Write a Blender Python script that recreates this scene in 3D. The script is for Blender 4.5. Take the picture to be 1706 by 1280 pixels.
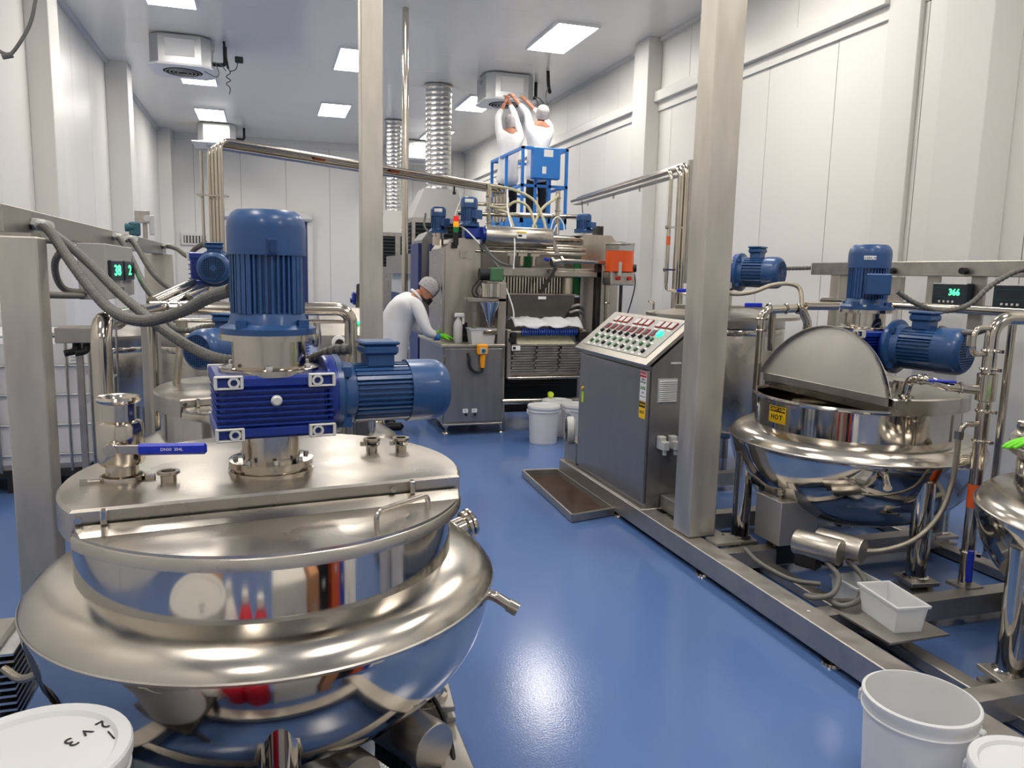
import bpy, bmesh, math, random
from math import pi, sin, cos, radians as RAD
from mathutils import Vector as V, Matrix as Mx
random.seed(7)
for o in list(bpy.data.objects): bpy.data.objects.remove(o)
SC = bpy.context.scene
COL = SC.collection
# ---------------------------------------------------------------- camera
cd = bpy.data.cameras.new('camera'); cam = bpy.data.objects.new('camera', cd); COL.objects.link(cam)
cd.sensor_width = 36.0; cd.lens = 36.0*1280/1706; cd.clip_start = 0.05; cd.clip_end = 100
cam.matrix_world = Mx(((0.9528, 0.0215, -0.3027, 0), (-0.3026, 0.1421, -0.9425, 0), (0.0228, 0.9896, 0.1419, 1.65), (0, 0, 0, 1)))
SC.camera = cam
# ---------------------------------------------------------------- world, exposure
w = bpy.data.worlds.new('world'); SC.world = w; w.use_nodes = True
w.node_tree.nodes['Background'].inputs[0].default_value = (.9, .95, 1, 1)
w.node_tree.nodes['Background'].inputs[1].default_value = 0
SC.view_settings.view_transform = 'Standard'; SC.view_settings.look = 'None'
SC.view_settings.gamma = 1; SC.view_settings.use_curve_mapping = False
SC.view_settings.exposure = 0.0
SC.cycles.use_denoising = True; SC.cycles.use_light_tree = False
SC.cycles.max_bounces = 6; SC.cycles.diffuse_bounces = 4; SC.cycles.glossy_bounces = 4; SC.cycles.transmission_bounces = 4
SC.cycles.use_adaptive_sampling = True; SC.cycles.adaptive_threshold = .05; SC.cycles.adaptive_min_samples = 16
SC.cycles.sample_clamp_indirect = 6; SC.cycles.caustics_reflective = False; SC.cycles.caustics_refractive = False
LAMP = 26.0            # strength of the ceiling light panels
# ---------------------------------------------------------------- materials
MATS = {}
def srgb(r, g, b):
    f = lambda c: (c/255/12.92) if c/255 <= .04045 else ((c/255+.055)/1.055)**2.4
    return (f(r), f(g), f(b), 1)
def mat(name, col, rough=.5, metal=0., noise=None, bump=0., bscale=60., emit=0., stretch=(1, 1, 1), aniso=0., alpha=1., transl=0., trans=0., coat=0., rvar=0., ior=1.45, sss=0.):
    """noise=(scale, amount): value variation of the colour; bump: fine relief"""
    m = bpy.data.materials.new(name); m.use_nodes = True; nt = m.node_tree; N = nt.nodes; L = nt.links
    b = N['Principled BSDF']; c = srgb(*col)
    b.inputs['Base Color'].default_value = c; b.inputs['Roughness'].default_value = rough; b.inputs['Metallic'].default_value = metal
    b.inputs['IOR'].default_value = ior
    if alpha < 1: b.inputs['Alpha'].default_value = alpha
    if trans: b.inputs['Transmission Weight'].default_value = trans
    if coat: b.inputs['Coat Weight'].default_value = coat; b.inputs['Coat Roughness'].default_value = .12
    if aniso: b.inputs['Anisotropic'].default_value = aniso
    if sss:
        b.inputs['Subsurface Weight'].default_value = sss; b.inputs['Subsurface Radius'].default_value = (.02, .02, .02)
    if emit: b.inputs['Emission Color'].default_value = c; b.inputs['Emission Strength'].default_value = emit
    if transl:
        tr = N.new('ShaderNodeBsdfTranslucent'); tr.inputs[0].default_value = c; mx = N.new('ShaderNodeMixShader'); mx.inputs[0].default_value = transl
        L.new(b.outputs[0], mx.inputs[1]); L.new(tr.outputs[0], mx.inputs[2]); L.new(mx.outputs[0], N['Material Output'].inputs['Surface'])
    if emit and emit < 10: m.cycles.emission_sampling = 'NONE'
    elif emit: m.cycles.emission_sampling = 'FRONT'
    if noise or bump or rvar:
        tc = N.new('ShaderNodeTexCoord'); mp = N.new('ShaderNodeMapping'); mp.inputs['Scale'].default_value = stretch
        L.new(tc.outputs['Object'], mp.inputs[0])
    if noise or rvar:
        n = N.new('ShaderNodeTexNoise'); n.inputs['Scale'].default_value = noise[0] if noise else 8; n.inputs['Detail'].default_value = 2
        L.new(mp.outputs[0], n.inputs['Vector'])
    if noise:
        r = N.new('ShaderNodeMapRange'); r.inputs[1].default_value = .3; r.inputs[2].default_value = .7
        r.inputs[3].default_value = 1-noise[1]; r.inputs[4].default_value = 1+noise[1]*.6
        L.new(n.outputs['Fac'], r.inputs[0])
        x = N.new('ShaderNodeMix'); x.data_type = 'RGBA'; x.blend_type = 'MULTIPLY'; x.inputs[0].default_value = 1
        x.inputs[6].default_value = c
        cb = N.new('ShaderNodeCombineColor')
        for k in range(3): L.new(r.outputs[0], cb.inputs[k])
        L.new(cb.outputs[0], x.inputs[7]); L.new(x.outputs[2], b.inputs['Base Color'])
    if rvar:
        r2 = N.new('ShaderNodeMapRange'); r2.inputs[1].default_value = .3; r2.inputs[2].default_value = .7
        r2.inputs[3].default_value = max(.02, rough-rvar); r2.inputs[4].default_value = rough+rvar
        L.new(n.outputs['Fac'], r2.inputs[0]); L.new(r2.outputs[0], b.inputs['Roughness'])
    if bump:
        n2 = N.new('ShaderNodeTexNoise'); n2.inputs['Scale'].default_value = bscale; n2.inputs['Detail'].default_value = 1
        L.new(mp.outputs[0], n2.inputs['Vector'])
        bp = N.new('ShaderNodeBump'); bp.inputs['Strength'].default_value = bump; bp.inputs['Distance'].default_value = .01
        L.new(n2.outputs['Fac'], bp.inputs['Height']); L.new(bp.outputs[0], b.inputs['Normal'])
    MATS[name] = m; return m
mat('floor_epoxy', (84, 113, 166), .15, noise=(1.2, .03), bump=.035, bscale=120)
mat('wall_white', (226, 224, 219), .38, noise=(.8, .02))
mat('wall_trim', (220, 218, 213), .35)
mat('ceiling_white', (244, 241, 234), .3, coat=.4)
mat('joint_dark', (84, 82, 80), .7)
mat('lamp', (255, 249, 240), .5, emit=LAMP)
mat('lamp_frame', (240, 240, 240), .5)
mat('polished', (200, 194, 185), .085, 1, noise=(7, .04), bump=.012, bscale=4, rvar=.035)
mat('shoulder', (196, 190, 180), .21, 1, noise=(6, .07), rvar=.06, bump=.015, bscale=5)
mat('lid_satin', (210, 206, 200), .46, 1, noise=(4, .05))
mat('satin', (190, 184, 175), .3, 1, noise=(5, .06), rvar=.06, bump=.02, bscale=9)
mat('brushed', (186, 180, 170), .36, 1, noise=(30, .08), stretch=(1, 1, .08), rvar=.05)
mat('brushed_h', (188, 182, 172), .36, 1, noise=(30, .08), stretch=(.08, .08, 1), rvar=.05)
mat('post_steel', (196, 190, 180), .46, .8, noise=(9, .16), stretch=(1, 1, .25), rvar=.08)
mat('frame_steel', (172, 167, 160), .4, .85, noise=(12, .12), rvar=.06)
mat('cabinet_steel', (156, 154, 152), .36, .85, noise=(20, .07), stretch=(1, 1, .1), rvar=.05)
mat('machine_steel', (188, 181, 170), .36, .9, noise=(14, .08), stretch=(1, 1, .2), rvar=.05)
mat('dark_steel', (78, 75, 72), .42, 1, noise=(12, .12))
mat('pan_steel', (112, 109, 103), .38, 1, noise=(9, .08))
mat('pipe', (196, 188, 176), .14, 1, noise=(9, .05))
mat('galv', (200, 200, 198), .28, 1, noise=(16, .14), bump=.05, bscale=14)
mat('blue_gear', (20, 50, 142), .34, noise=(14, .08), coat=.25)
mat('blue_motor', (37, 76, 126), .38, noise=(10, .07), coat=.2)
mat('blue_dark', (26, 60, 108), .45)
mat('blue_handle', (30, 52, 190), .35)
mat('blue_lift', (40, 122, 205), .4)
mat('blue_panel', (44, 56, 110), .35, noise=(6, .08))
mat('blue_roll', (28, 70, 170), .35)
mat('machined', (214, 214, 210), .45, .2)
mat('black', (22, 22, 23), .5)
mat('rubber', (30, 30, 31), .6)
mat('gap_shade', (14, 14, 15), .8)  # near-black colour standing in for shade in openings and behind grilles
mat('hose_grey', (104, 102, 97), .5, .1, noise=(30, .08))
mat('cable_grey', (104, 104, 102), .55)
mat('braid', (172, 164, 150), .38, 1, bump=.35, bscale=420)
mat('white_plastic', (240, 240, 240), .38, noise=(3, .02), transl=.35)
mat('clear_plastic', (246, 247, 247), .3, transl=.45)
mat('tote_plastic', (248, 246, 247), .4, transl=.3)
mat('coat', (226, 226, 228), .8, noise=(7, .05), bump=.5, bscale=11)
mat('hairnet', (176, 172, 174), .8, noise=(60, .35), bump=.5, bscale=90)
mat('skin', (176, 122, 98), .55, noise=(20, .06))
mat('black_cloth', (26, 26, 30), .85, noise=(10, .1))
mat('jeans', (52, 58, 92), .85, noise=(14, .1))
mat('glove_green', (112, 214, 34), .45, noise=(12, .07), bump=.15, bscale=40)
mat('glove_blue', (46, 120, 205), .5)
mat('orange', (232, 92, 40), .3, noise=(3, .05))
mat('orange_tape', (222, 96, 44), .5)
mat('glass', (240, 242, 242), .06, trans=.92, ior=1.3)
mat('film', (244, 245, 247), .25, transl=.4, bump=.6, bscale=24)
mat('yellow', (244, 196, 24), .5)
mat('pendant_yellow', (240, 158, 28), .42)
mat('red', (196, 44, 40), .45)
mat('red_tag', (150, 40, 44), .5)
mat('green', (30, 120, 66), .45)
mat('gear_green', (70, 112, 78), .45)
mat('lamp_red', (220, 44, 34), .3, emit=.35)
mat('lamp_amber', (246, 160, 20), .3, emit=.45)
mat('lamp_green', (20, 112, 50), .3, emit=.15)
mat('led_green', (60, 255, 130), .4, emit=5)
mat('button_lit', (40, 226, 150), .4, emit=2.2)
mat('display_face', (34, 44, 52), .3)
mat('label_white', (238, 238, 236), .5)
mat('ink', (24, 24, 26), .6)
mat('lime', (196, 220, 60), .5)
mat('chocolate', (62, 38, 24), .3, noise=(6, .3), bump=.1, bscale=12)
mat('residue', (128, 88, 54), .38, noise=(5, .3))
mat('belt', (196, 190, 160), .5, noise=(30, .1))
mat('blue_hose', (30, 96, 220), .4)
mat('grey_paint', (168, 166, 162), .5)
mat('vent_grey', (196, 196, 192), .5)
mat('teal', (46, 92, 102), .5)
mat('ac_white', (226, 227, 228), .4)
mat('ac_shell', (186, 188, 190), .35, .6)
mat('card', (206, 152, 112), .7)
mat('sticker_red', (206, 40, 60), .5)
mat('cool_grille', (58, 74, 74), .5, .3)
# ---------------------------------------------------------------- mesh helpers
ORI = {}
def T(x=0, y=0, z=0): return Mx.Translation((x, y, z))
def RZ(a): return Mx.Rotation(a, 4, 'Z')
def RX(a): return Mx.Rotation(a, 4, 'X')
def RY(a): return Mx.Rotation(a, 4, 'Y')
def frame(p, z, up=V((0, 0, 1))):
    """matrix at p whose local Z points along z"""
    z = V(z).normalized(); up = V(up)
    x = up.cross(z)
    if x.length < 1e-4: x = V((1, 0, 0)).cross(z) if abs(z.x) < .9 else V((0, 1, 0)).cross(z)
    x.normalize(); y = z.cross(x)
    return Mx(((x.x, y.x, z.x, p[0]), (x.y, y.y, z.y, p[1]), (x.z, y.z, z.z, p[2]), (0, 0, 0, 1)))
def spline(pts, n=8):
    P = [V(p) for p in pts]; out = []
    if len(P) < 3: return P
    for i in range(len(P)-1):
        a = P[i-1] if i else P[0]*2-P[1]; b = P[i]; c = P[i+1]; d = P[i+2] if i+2 < len(P) else P[-1]*2-P[-2]
        for k in range(n):
            t = k/n
            out.append(.5*((2*b)+(c-a)*t+(2*a-5*b+4*c-d)*t*t+(3*b-a-3*c+d)*t**3))
    out.append(P[-1]); return out
def fillet(pts, r, n=6):
    """polyline with rounded corners of radius r"""
    P = [V(p) for p in pts]; out = [P[0]]
    for i in range(1, len(P)-1):
        a = (P[i-1]-P[i]); c = (P[i+1]-P[i]); la, lc = a.length, c.length; a.normalize(); c.normalize()
        ang = a.angle(c)
        if ang > pi-.05: out.append(P[i]); continue
        d = min(r/math.tan(ang/2), la*.49, lc*.49); rr = d*math.tan(ang/2)
        s = P[i]+a*d; e = P[i]+c*d; ctr = P[i]+(a+c).normalized()*(rr/sin(ang/2))
        for k in range(n+1):
            q = (s-ctr).lerp(e-ctr, k/n); q = q.normalized()*rr if q.length > 1e-9 else q
            out.append(ctr+q)
    out.append(P[-1]); return out
class MB:
    def __init__(s, M=None): s.v = []; s.f = []; s.M = M or Mx()
    def _add(s, vs, fs, M=None):
        T_ = s.M @ M if M else s.M; o = len(s.v)
        s.v += [T_ @ V(p) for p in vs]; s.f += [tuple(i+o for i in f) for f in fs]; return s
    def box(s, c, d, M=None, bev=0.):
        x, y, z = c; a, b, h = d[0]/2, d[1]/2, d[2]/2
        if bev > 0:
            e = min(bev, a*.9, b*.9, h*.9); vs = []; fs = []
            for (sx, sy, sz) in [(i, j, k) for i in (-1, 1) for j in (-1, 1) for k in (-1, 1)]:
                vs += [(x+sx*a, y+sy*(b-e), z+sz*(h-e)), (x+sx*(a-e), y+sy*b, z+sz*(h-e)), (x+sx*(a-e), y+sy*(b-e), z+sz*h)]
            ix = lambda i, j, k, ax: ((i*4+j*2+k)*3+ax)
            for i in (0, 1): fs.append([ix(i, *q, 0) for q in ((0, 0), (1, 0), (1, 1), (0, 1))][::(1 if i else -1)])
            for j in (0, 1): fs.append([ix(q[0], j, q[1], 1) for q in ((0, 0), (1, 0), (1, 1), (0, 1))][::(-1 if j else 1)])
            for k in (0, 1): fs.append([ix(*q, k, 2) for q in ((0, 0), (1, 0), (1, 1), (0, 1))][::(1 if k else -1)])
            for i in (0, 1):
                for j in (0, 1): fs.append([ix(i, j, 0, 0), ix(i, j, 1, 0), ix(i, j, 1, 1), ix(i, j, 0, 1)][::(1 if i != j else -1)])
                for k in (0, 1): fs.append([ix(i, 0, k, 0), ix(i, 1, k, 0), ix(i, 1, k, 2), ix(i, 0, k, 2)][::(-1 if i != k else 1)])
            for j in (0, 1):
                for k in (0, 1): fs.append([ix(0, j, k, 1), ix(1, j, k, 1), ix(1, j, k, 2), ix(0, j, k, 2)][::(1 if j != k else -1)])
            for i in (0, 1):
                for j in (0, 1):
                    for k in (0, 1): fs.append([ix(i, j, k, 0), ix(i, j, k, 1), ix(i, j, k, 2)][::(1 if (i+j+k) % 2 else -1)])
            return s._add(vs, fs, M)
        vs = [(x+i*a, y+j*b, z+k*h) for i in (-1, 1) for j in (-1, 1) for k in (-1, 1)]
        return s._add(vs, [(0, 1, 3, 2), (4, 6, 7, 5), (0, 4, 5, 1), (2, 3, 7, 6), (0, 2, 6, 4), (1, 5, 7, 3)], M)
    def bx(s, x0, x1, y0, y1, z0, z1, bev=0., M=None):
        return s.box(((x0+x1)/2, (y0+y1)/2, (z0+z1)/2), (abs(x1-x0), abs(y1-y0), abs(z1-z0)), M, bev)
    def lathe(s, prof, seg=32, M=None, a0=0., a1=2*pi):
        vs = []; fs = []; full = abs(a1-a0-2*pi) < 1e-6; n = seg if full else seg+1
        for r, z in prof:
            for k in range(n):
                a = a0+(a1-a0)*k/seg; vs.append((r*cos(a), r*sin(a), z))
        for i in range(len(prof)-1):
            for k in range(seg):
                k2 = (k+1) % n; A = i*n; B = A+n
                if prof[i][0] < 1e-6: fs.append((A+k, B+k2, B+k))
                elif prof[i+1][0] < 1e-6: fs.append((A+k, A+k2, B+k))
                else: fs.append((A+k, A+k2, B+k2, B+k))
        return s._add(vs, fs, M)
    def cyl(s, p0, p1, r0, r1=None, seg=16, cap=True):
        r1 = r0 if r1 is None else r1; p0, p1 = V(p0), V(p1); L = (p1-p0).length
        pr = [(r0, 0), (r1, L)]
        if cap: pr = [(0, 0)]+pr+[(0, L)]
        return s.lathe(pr, seg, frame(p0, p1-p0))
    def ring(s, p, axis, R, r, seg=24, k=8):
        pr = [(R+r*cos(2*pi*i/k), r*sin(2*pi*i/k)) for i in range(k+1)]
        return s.lathe(pr, seg, frame(p, axis))
    def ball(s, p, r, seg=16, sz=1.):
        return s.lathe([(r*sin(pi*i/8) if 0 < i < 8 else 0, -r*sz*cos(pi*i/8)) for i in range(9)], seg, T(*p))
    def tube(s, pts, r, seg=10, rib=0., caps=True, rfun=None):
        P = [V(p) for p in pts]
        if rib:
            Q = [P[0]]; acc = 0.
            for a, b in zip(P, P[1:]):
                L = (b-a).length
                if L < 1e-9: continue
                d = rib-acc
                while d <= L: Q.append(a.lerp(b, d/L)); d += rib
                acc = L-(d-rib)
            P = Q
        n = len(P)
        if n < 2: return s
        t = (P[1]-P[0]).normalized(); nrm = t.orthogonal().normalized(); vs = []; fs = []
        for i, p in enumerate(P):
            t2 = (P[min(i+1, n-1)]-P[max(i-1, 0)])
            t2 = t2.normalized() if t2.length > 1e-9 else t
            ax = t.cross(t2)
            if ax.length > 1e-7: nrm = Mx.Rotation(t.angle(t2), 3, ax.normalized()) @ nrm
            t = t2; nrm = (nrm-t*nrm.dot(t)).normalized(); bi = t.cross(nrm)
            rr = r if rfun is None else rfun(i/(n-1))
            if rib and i % 2: rr *= .8
            for k in range(seg):
                a = 2*pi*k/seg; vs.append(p+nrm*cos(a)*rr+bi*sin(a)*rr)
        for i in range(n-1):
            for k in range(seg):
                k2 = (k+1) % seg; fs.append((i*seg+k, i*seg+k2, (i+1)*seg+k2, (i+1)*seg+k))
        if caps: fs += [tuple(range(seg))[::-1], tuple((n-1)*seg+k for k in range(seg))]
        return s._add(vs, fs)
    def prism(s, poly, h0, h1, M=None):
        n = len(poly); vs = [(x, y, h0) for x, y in poly]+[(x, y, h1) for x, y in poly]
        fs = [tuple(range(n))[::-1], tuple(range(n, 2*n))]+[(i, (i+1) % n, n+(i+1) % n, n+i) for i in range(n)]
        return s._add(vs, fs, M)
    def loft(s, rings, cap=True, closed=True):
        n = len(rings[0]); vs = [p for r in rings for p in r]; fs = []
        for i in range(len(rings)-1):
            for k in range(n if closed else n-1):
                k2 = (k+1) % n; fs.append((i*n+k, i*n+k2, (i+1)*n+k2, (i+1)*n+k))
        if cap: fs += [tuple(range(n))[::-1], tuple((len(rings)-1)*n+k for k in range(n))]
        return s._add(vs, fs)
    def quad(s, a, b, c, d): return s._add([a, b, c, d], [(0, 1, 2, 3)])
    def build(s, name, m, parent=None, smooth=35, label=None, kind=None):
        me = bpy.data.meshes.new(name)
        off = ORI.get(parent.name, V((0, 0, 0))) if parent is not None else V((0, 0, 0))
        me.from_pydata([tuple(p-off) for p in s.v], [], s.f); me.materials.append(MATS[m])
        bm = bmesh.new(); bm.from_mesh(me); bmesh.ops.recalc_face_normals(bm, faces=bm.faces); bm.to_mesh(me); bm.free()
        if smooth:
            me.polygons.foreach_set('use_smooth', [True]*len(me.polygons)); me.set_sharp_from_angle(angle=RAD(smooth))
        o = bpy.data.objects.new(name, me); COL.objects.link(o)
        if parent is not None:
            o.parent = parent
            if parent.name in ORI: ORI[o.name] = ORI[parent.name]
        if label: o['label'] = label
        if kind: o['kind'] = kind
        return o
def tag(o, label, cat, group=None):
    o['label'] = label; o['category'] = cat
    if group: o['group'] = group
    return o
def thing(name, label, cat, loc=(0, 0, 0), rotz=0., group=None, world=True):
    """an Empty at the thing's base; world=True: its parts are given in world coordinates"""
    o = bpy.data.objects.new(name, None); COL.objects.link(o); o.location = loc; o.rotation_euler = (0, 0, rotz)
    o.empty_display_size = .1
    if world: ORI[o.name] = V(loc)
    return tag(o, label, cat, group)
def solo(mb, name, m, label, cat, group=None, smooth=35):
    """a thing that is one mesh, its origin moved to its base"""
    xs = [p.x for p in mb.v]; ys = [p.y for p in mb.v]; z0 = min(p.z for p in mb.v)
    c = V(((min(xs)+max(xs))/2, (min(ys)+max(ys))/2, z0))
    for i in range(len(mb.v)): mb.v[i] = mb.v[i]-c
    o = mb.build(name, m, None, smooth); o.location = c
    return tag(o, label, cat, group)
def struct(o): o['kind'] = 'structure'; return o
def dup(root, loc, rotz=None, label=None, group=None):
    r = root.copy(); COL.objects.link(r); r.location = loc
    if rotz is not None: r.rotation_euler = (0, 0, rotz)
    if label: r['label'] = label
    if group: r['group'] = group
    for ch in root.children:
        c = ch.copy(); COL.objects.link(c); c.parent = r
        for g in ch.children:
            d = g.copy(); COL.objects.link(d); d.parent = c
    return r
def text(s, size, M, m, parent=None, name='lettering', ext=.0006, bold=0., align='CENTER'):
    cu = bpy.data.curves.new('t', 'FONT'); cu.body = s; cu.size = size; cu.extrude = ext; cu.align_x = align; cu.align_y = 'CENTER'; cu.offset = bold
    cu.resolution_u = 3
    o = bpy.data.objects.new('t', cu); COL.objects.link(o); bpy.context.view_layer.update()
    me = bpy.data.meshes.new_from_object(o.evaluated_get(bpy.context.evaluated_depsgraph_get()))
    bpy.data.objects.remove(o); bpy.data.curves.remove(cu)
    off = ORI.get(parent.name, V((0, 0, 0))) if parent is not None else V((0, 0, 0))
    me.transform(T(*(-off)) @ M); me.materials.clear(); me.materials.append(MATS[m]); me.name = name
    q = bpy.data.objects.new(name, me); COL.objects.link(q)
    if parent is not None: q.parent = parent
    return q
def face(p, n, up=(0, 0, 1)):
    """matrix at p for flat print: local Z = outward normal n, local Y = up"""
    n = V(n).normalized(); up = V(up); x = up.cross(n).normalized(); y = n.cross(x)
    return Mx(((x.x, y.x, n.x, p[0]), (x.y, y.y, n.y, p[1]), (x.z, y.z, n.z, p[2]), (0, 0, 0, 1)))
# ================================================================ the room
XL, XR, YB, YF, HC = -2.46, 5.43, 21.75, -5.0, 5.0
fl = struct(MB().bx(XL-.3, XR+.3, YF-.3, YB+.3, -.1, 0).build('floor', 'floor_epoxy', smooth=0))
def wall(name, axis, pos, a0, a1, out):
    """backing slab of joint colour with sandwich panels in front as parts; out = direction into the room"""
    t = .1; b = MB()
    if axis == 'x': b.bx(pos-out*t, pos-out*.004, a0, a1, 0, HC)
    else: b.bx(a0, a1, pos-out*t, pos-out*.004, 0, HC)
    return struct(b.build(name, 'joint_dark', smooth=0))
def panels(w, axis, pos, cuts, z0, z1, out, m='wall_white', th=.02, g=.007):
    cache = {}
    for a, b in zip(cuts, cuts[1:]):
        key = round(b-a, 4)
        if key not in cache:
            L = (b-a)-g; q = MB()
            if axis == 'x': q.box((0, 0, (z1-z0)/2), (th, L, z1-z0-g), bev=.002)
            else: q.box((0, 0, (z1-z0)/2), (L, th, z1-z0-g), bev=.002)
            o = q.build('wall_panel', m, w, smooth=0); cache[key] = o
        else:
            o = cache[key].copy(); COL.objects.link(o)
        c = (a+b)/2
        o.location = (pos-out*th/2, c, z0) if axis == 'x' else (c, pos-out*th/2, z0)
def cuts(a, b, step, off=0.):
    r = [a]; x = a+off if off else a+step
    while x < b-.1: r.append(x); x += step
    r.append(b); return r
wl = wall('wall_left', 'x', XL, YF, YB, 1); panels(wl, 'x', XL, cuts(YF, YB, 1.12, .5), 0, HC, 1)
wr = wall('wall_right', 'x', XR, YF, YB, -1)
panels(wr, 'x', XR, cuts(YF, YB, 1.10, .63), 0, 4.03, -1); panels(wr, 'x', XR, cuts(YF, YB, 1.10, .2), 4.03, HC, -1)
wb = wall('wall_back', 'y', YB, XL, XR, -1); panels(wb, 'y', YB, cuts(XL, XR, 1.13, .77), 0, HC, -1)
wf = wall('wall_front', 'y', YF, XL, XR, 1); panels(wf, 'y', YF, cuts(XL, XR, 1.13, .77), 0, HC, 1)
# ceiling of long white panels
ce = struct(MB().bx(XL-.1, XR+.1, YF-.1, YB+.1, HC+.024, HC+.12).build('ceiling', 'joint_dark', smooth=0))
c0 = None; cs = cuts(YF, YB, 1.15)
for a, b in zip(cs, cs[1:]):
    q = MB().box((0, 0, .012), (XR-XL, b-a-.003, .022)); o = q.build('ceiling_panel', 'ceiling_white', ce, smooth=0); o.location = ((XL+XR)/2, (a+b)/2, HC)
# clad columns, rails, coving
def column(n, x0, x1, y0, y1):
    return struct(MB().bx(x0, x1, y0, y1, 0, HC, bev=.006).build('trim_%d' % n, 'wall_trim', smooth=0))
column(1, XL, XL+.24, 10.1, 10.55); column(2, XL, XL+.34, 14.73, 15.2); column(3, XL, XL+.3, 21.2, YB); column(4, XL, XL+.24, 5.4, 5.85)
column(5, XR-.22, XR, 10.28, 10.72); column(6, XR-.05, XR, 5.58, 5.95); column(7, XR-.3, XR, 4.62, 5.06); column(8, XR-.22, XR, 15.0, 15.45); column(9, XR-.25, XR, .4, .85)
def rail(n, y0, y1):
    b = MB(); b.bx(XR-.10, XR, y0, y1, 4.12, 4.26, bev=.004)
    o = struct(b.build('trim_%d' % n, 'wall_trim', smooth=0))
    MB().bx(XR-.03, XR, y0, y1, 4.0, 4.12).build('rail_skirt', 'wall_white', o, smooth=0)
rail(11, 5.95, 10.28); rail(12, 10.72, 15.0); rail(13, 15.45, YB)
b = MB(); b.bx(XL, XL+.05, YF, YB, HC-.05, HC); b.bx(XL+.05, XL+.065, YF, YB, HC-.02, HC)
struct(b.build('trim_14', 'wall_trim', smooth=0))
struct(MB().bx(XR-.05, XR, YF, YB, HC-.05, HC).build('trim_15', 'wall_trim', smooth=0))
struct(MB().bx(XL, XR, YB-.06, YB, HC-.16, HC).build('trim_16', 'wall_trim', smooth=0))
# ---------------------------------------------------------------- ceiling light panels
def where(i, n): return ['nearest', 'second', 'third', 'fourth', 'fifth', 'sixth', 'seventh'][i] if i < n-1 else 'farthest'
def lamp(x, y, label):
    t = thing('ceiling_light', label, 'ceiling light', (x, y, HC-.03), group='ceiling light panels', world=False)
    f = MB()
    for sx in (-1, 1): f.box((sx*.298, 0, .012), (.024, 1.36, .036)); f.box((0, sx*.668, .012), (.572, .024, .036))
    f.build('frame', 'lamp_frame', t, smooth=0); MB().box((0, 0, .008), (.572, 1.312, .012)).build('diffuser', 'lamp', t, smooth=0)
for k, y in enumerate((-2.0, 2.3, 6.5, 10.72, 15.2, 18.88)):
    lamp(-1.07, y, 'white rectangular ceiling light in the row above the left wall, ' + where(k, 6) + ' of that row')
for k, y in enumerate((.6, 4.8, 8.95, 13.1, 17.22)):
    lamp(1.45, y, 'white rectangular ceiling light in the middle row of the ceiling, ' + where(k, 5) + ' of that row')
for k, y in enumerate((-2.0, 2.3, 6.5, 10.78, 15.4, 19.2)):
    lamp(4.08, y, 'white rectangular ceiling light in the row by the right wall, ' + where(k, 6) + ' of that row')
# ================================================================ motors and kettles
def motor(parent, M, R, L, box=0., name='motor', fins=36, grille=True, mt='blue_motor', tb=True, boxl=.55):
    """electric motor along local +Z, flange at z=0; box = angle of the terminal box round the axis"""
    b = MB(M)
    b.lathe([(0, 0), (R*1.3, 0), (R*1.3, .018), (R*1.08, .03), (R*1.02, L*.14), (R*.98, L*.17), (R*.9, L*.18), (R*.9, L*.68), (0, L*.68)], 40)
    for k in range(4):
        a = pi/4+k*pi/2; b.box((R*1.16*cos(a), R*1.16*sin(a), .03), (.03, .03, .03), RZ(0))
    body = b.build(name, mt, parent)
    f = MB(M)
    for k in range(fins):
        a = 2*pi*k/fins; big = k % (fins//4) in (0, 1, fins//4-1)
        f.box((R*(.93 if not big else .94), 0, L*.42), (R*.14 if not big else R*.16, R*.06 if not big else R*.13, L*.5), RZ(a+pi/4))
    f.build('cooling_fins', mt, body, smooth=0, kind='stuff')
    c = MB(M); c.lathe([(R*.98, L*.64), (R*1.06, L*.64), (R*1.06, L*.86), (R*1.03, L*.92), (R*.93, L*.97), (R*.8, L), (R*.76, L), (R*.76, L*.985), (0, L*.985)], 40)
    c.build('fan_cowl', mt, body)
    if grille:
        g = MB(M); n = 6
        for k in range(-n, n+1):
            d = k/(n+.6)*R*.74; h = math.sqrt(max(0, (R*.74)**2-d*d))
            g.box((d, 0, L*.995), (R*.035, 2*h, R*.03)); g.box((0, d, L*.992), (2*h, R*.035, R*.03))
        g.lathe([(0, L*1.004), (R*.2, L*1.004), (R*.2, L*.985)], 20)
        g.build('fan_grille', mt, body, smooth=0, kind='stuff'); MB(M).lathe([(0, L*.9862), (R*.755, L*.9862)], 32).build('fan_opening_shade', 'gap_shade', body)  # last disc is painted dark as the shade behind the fan grille
    if tb:
        t = MB(M @ RZ(box)); w = R*1.15; l = L*.3; zc = L*boxl*.72
        t.box((R*1.12, 0, zc), (R*.5, w*.8, l*.8), bev=R*.06); t.box((R*1.45, 0, zc), (R*.34, w, l), bev=R*.09); t.box((R*1.68, 0, zc), (R*.12, w*1.06, l*1.06), bev=R*.05)
        tb_ = t.build('terminal_box', mt, body, smooth=20)
    return body
def bolts(parent, M, R, n, z, r=.008, h=.012, a0=0., m='machined'):
    b = MB(M)
    for k in range(n):
        a = a0+2*pi*k/n; b.lathe([(0, z+h), (r, z+h), (r, z)], 6, T(R*cos(a), R*sin(a), 0))
    return b.build('bolts', m, parent, smooth=0, kind='stuff')
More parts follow.
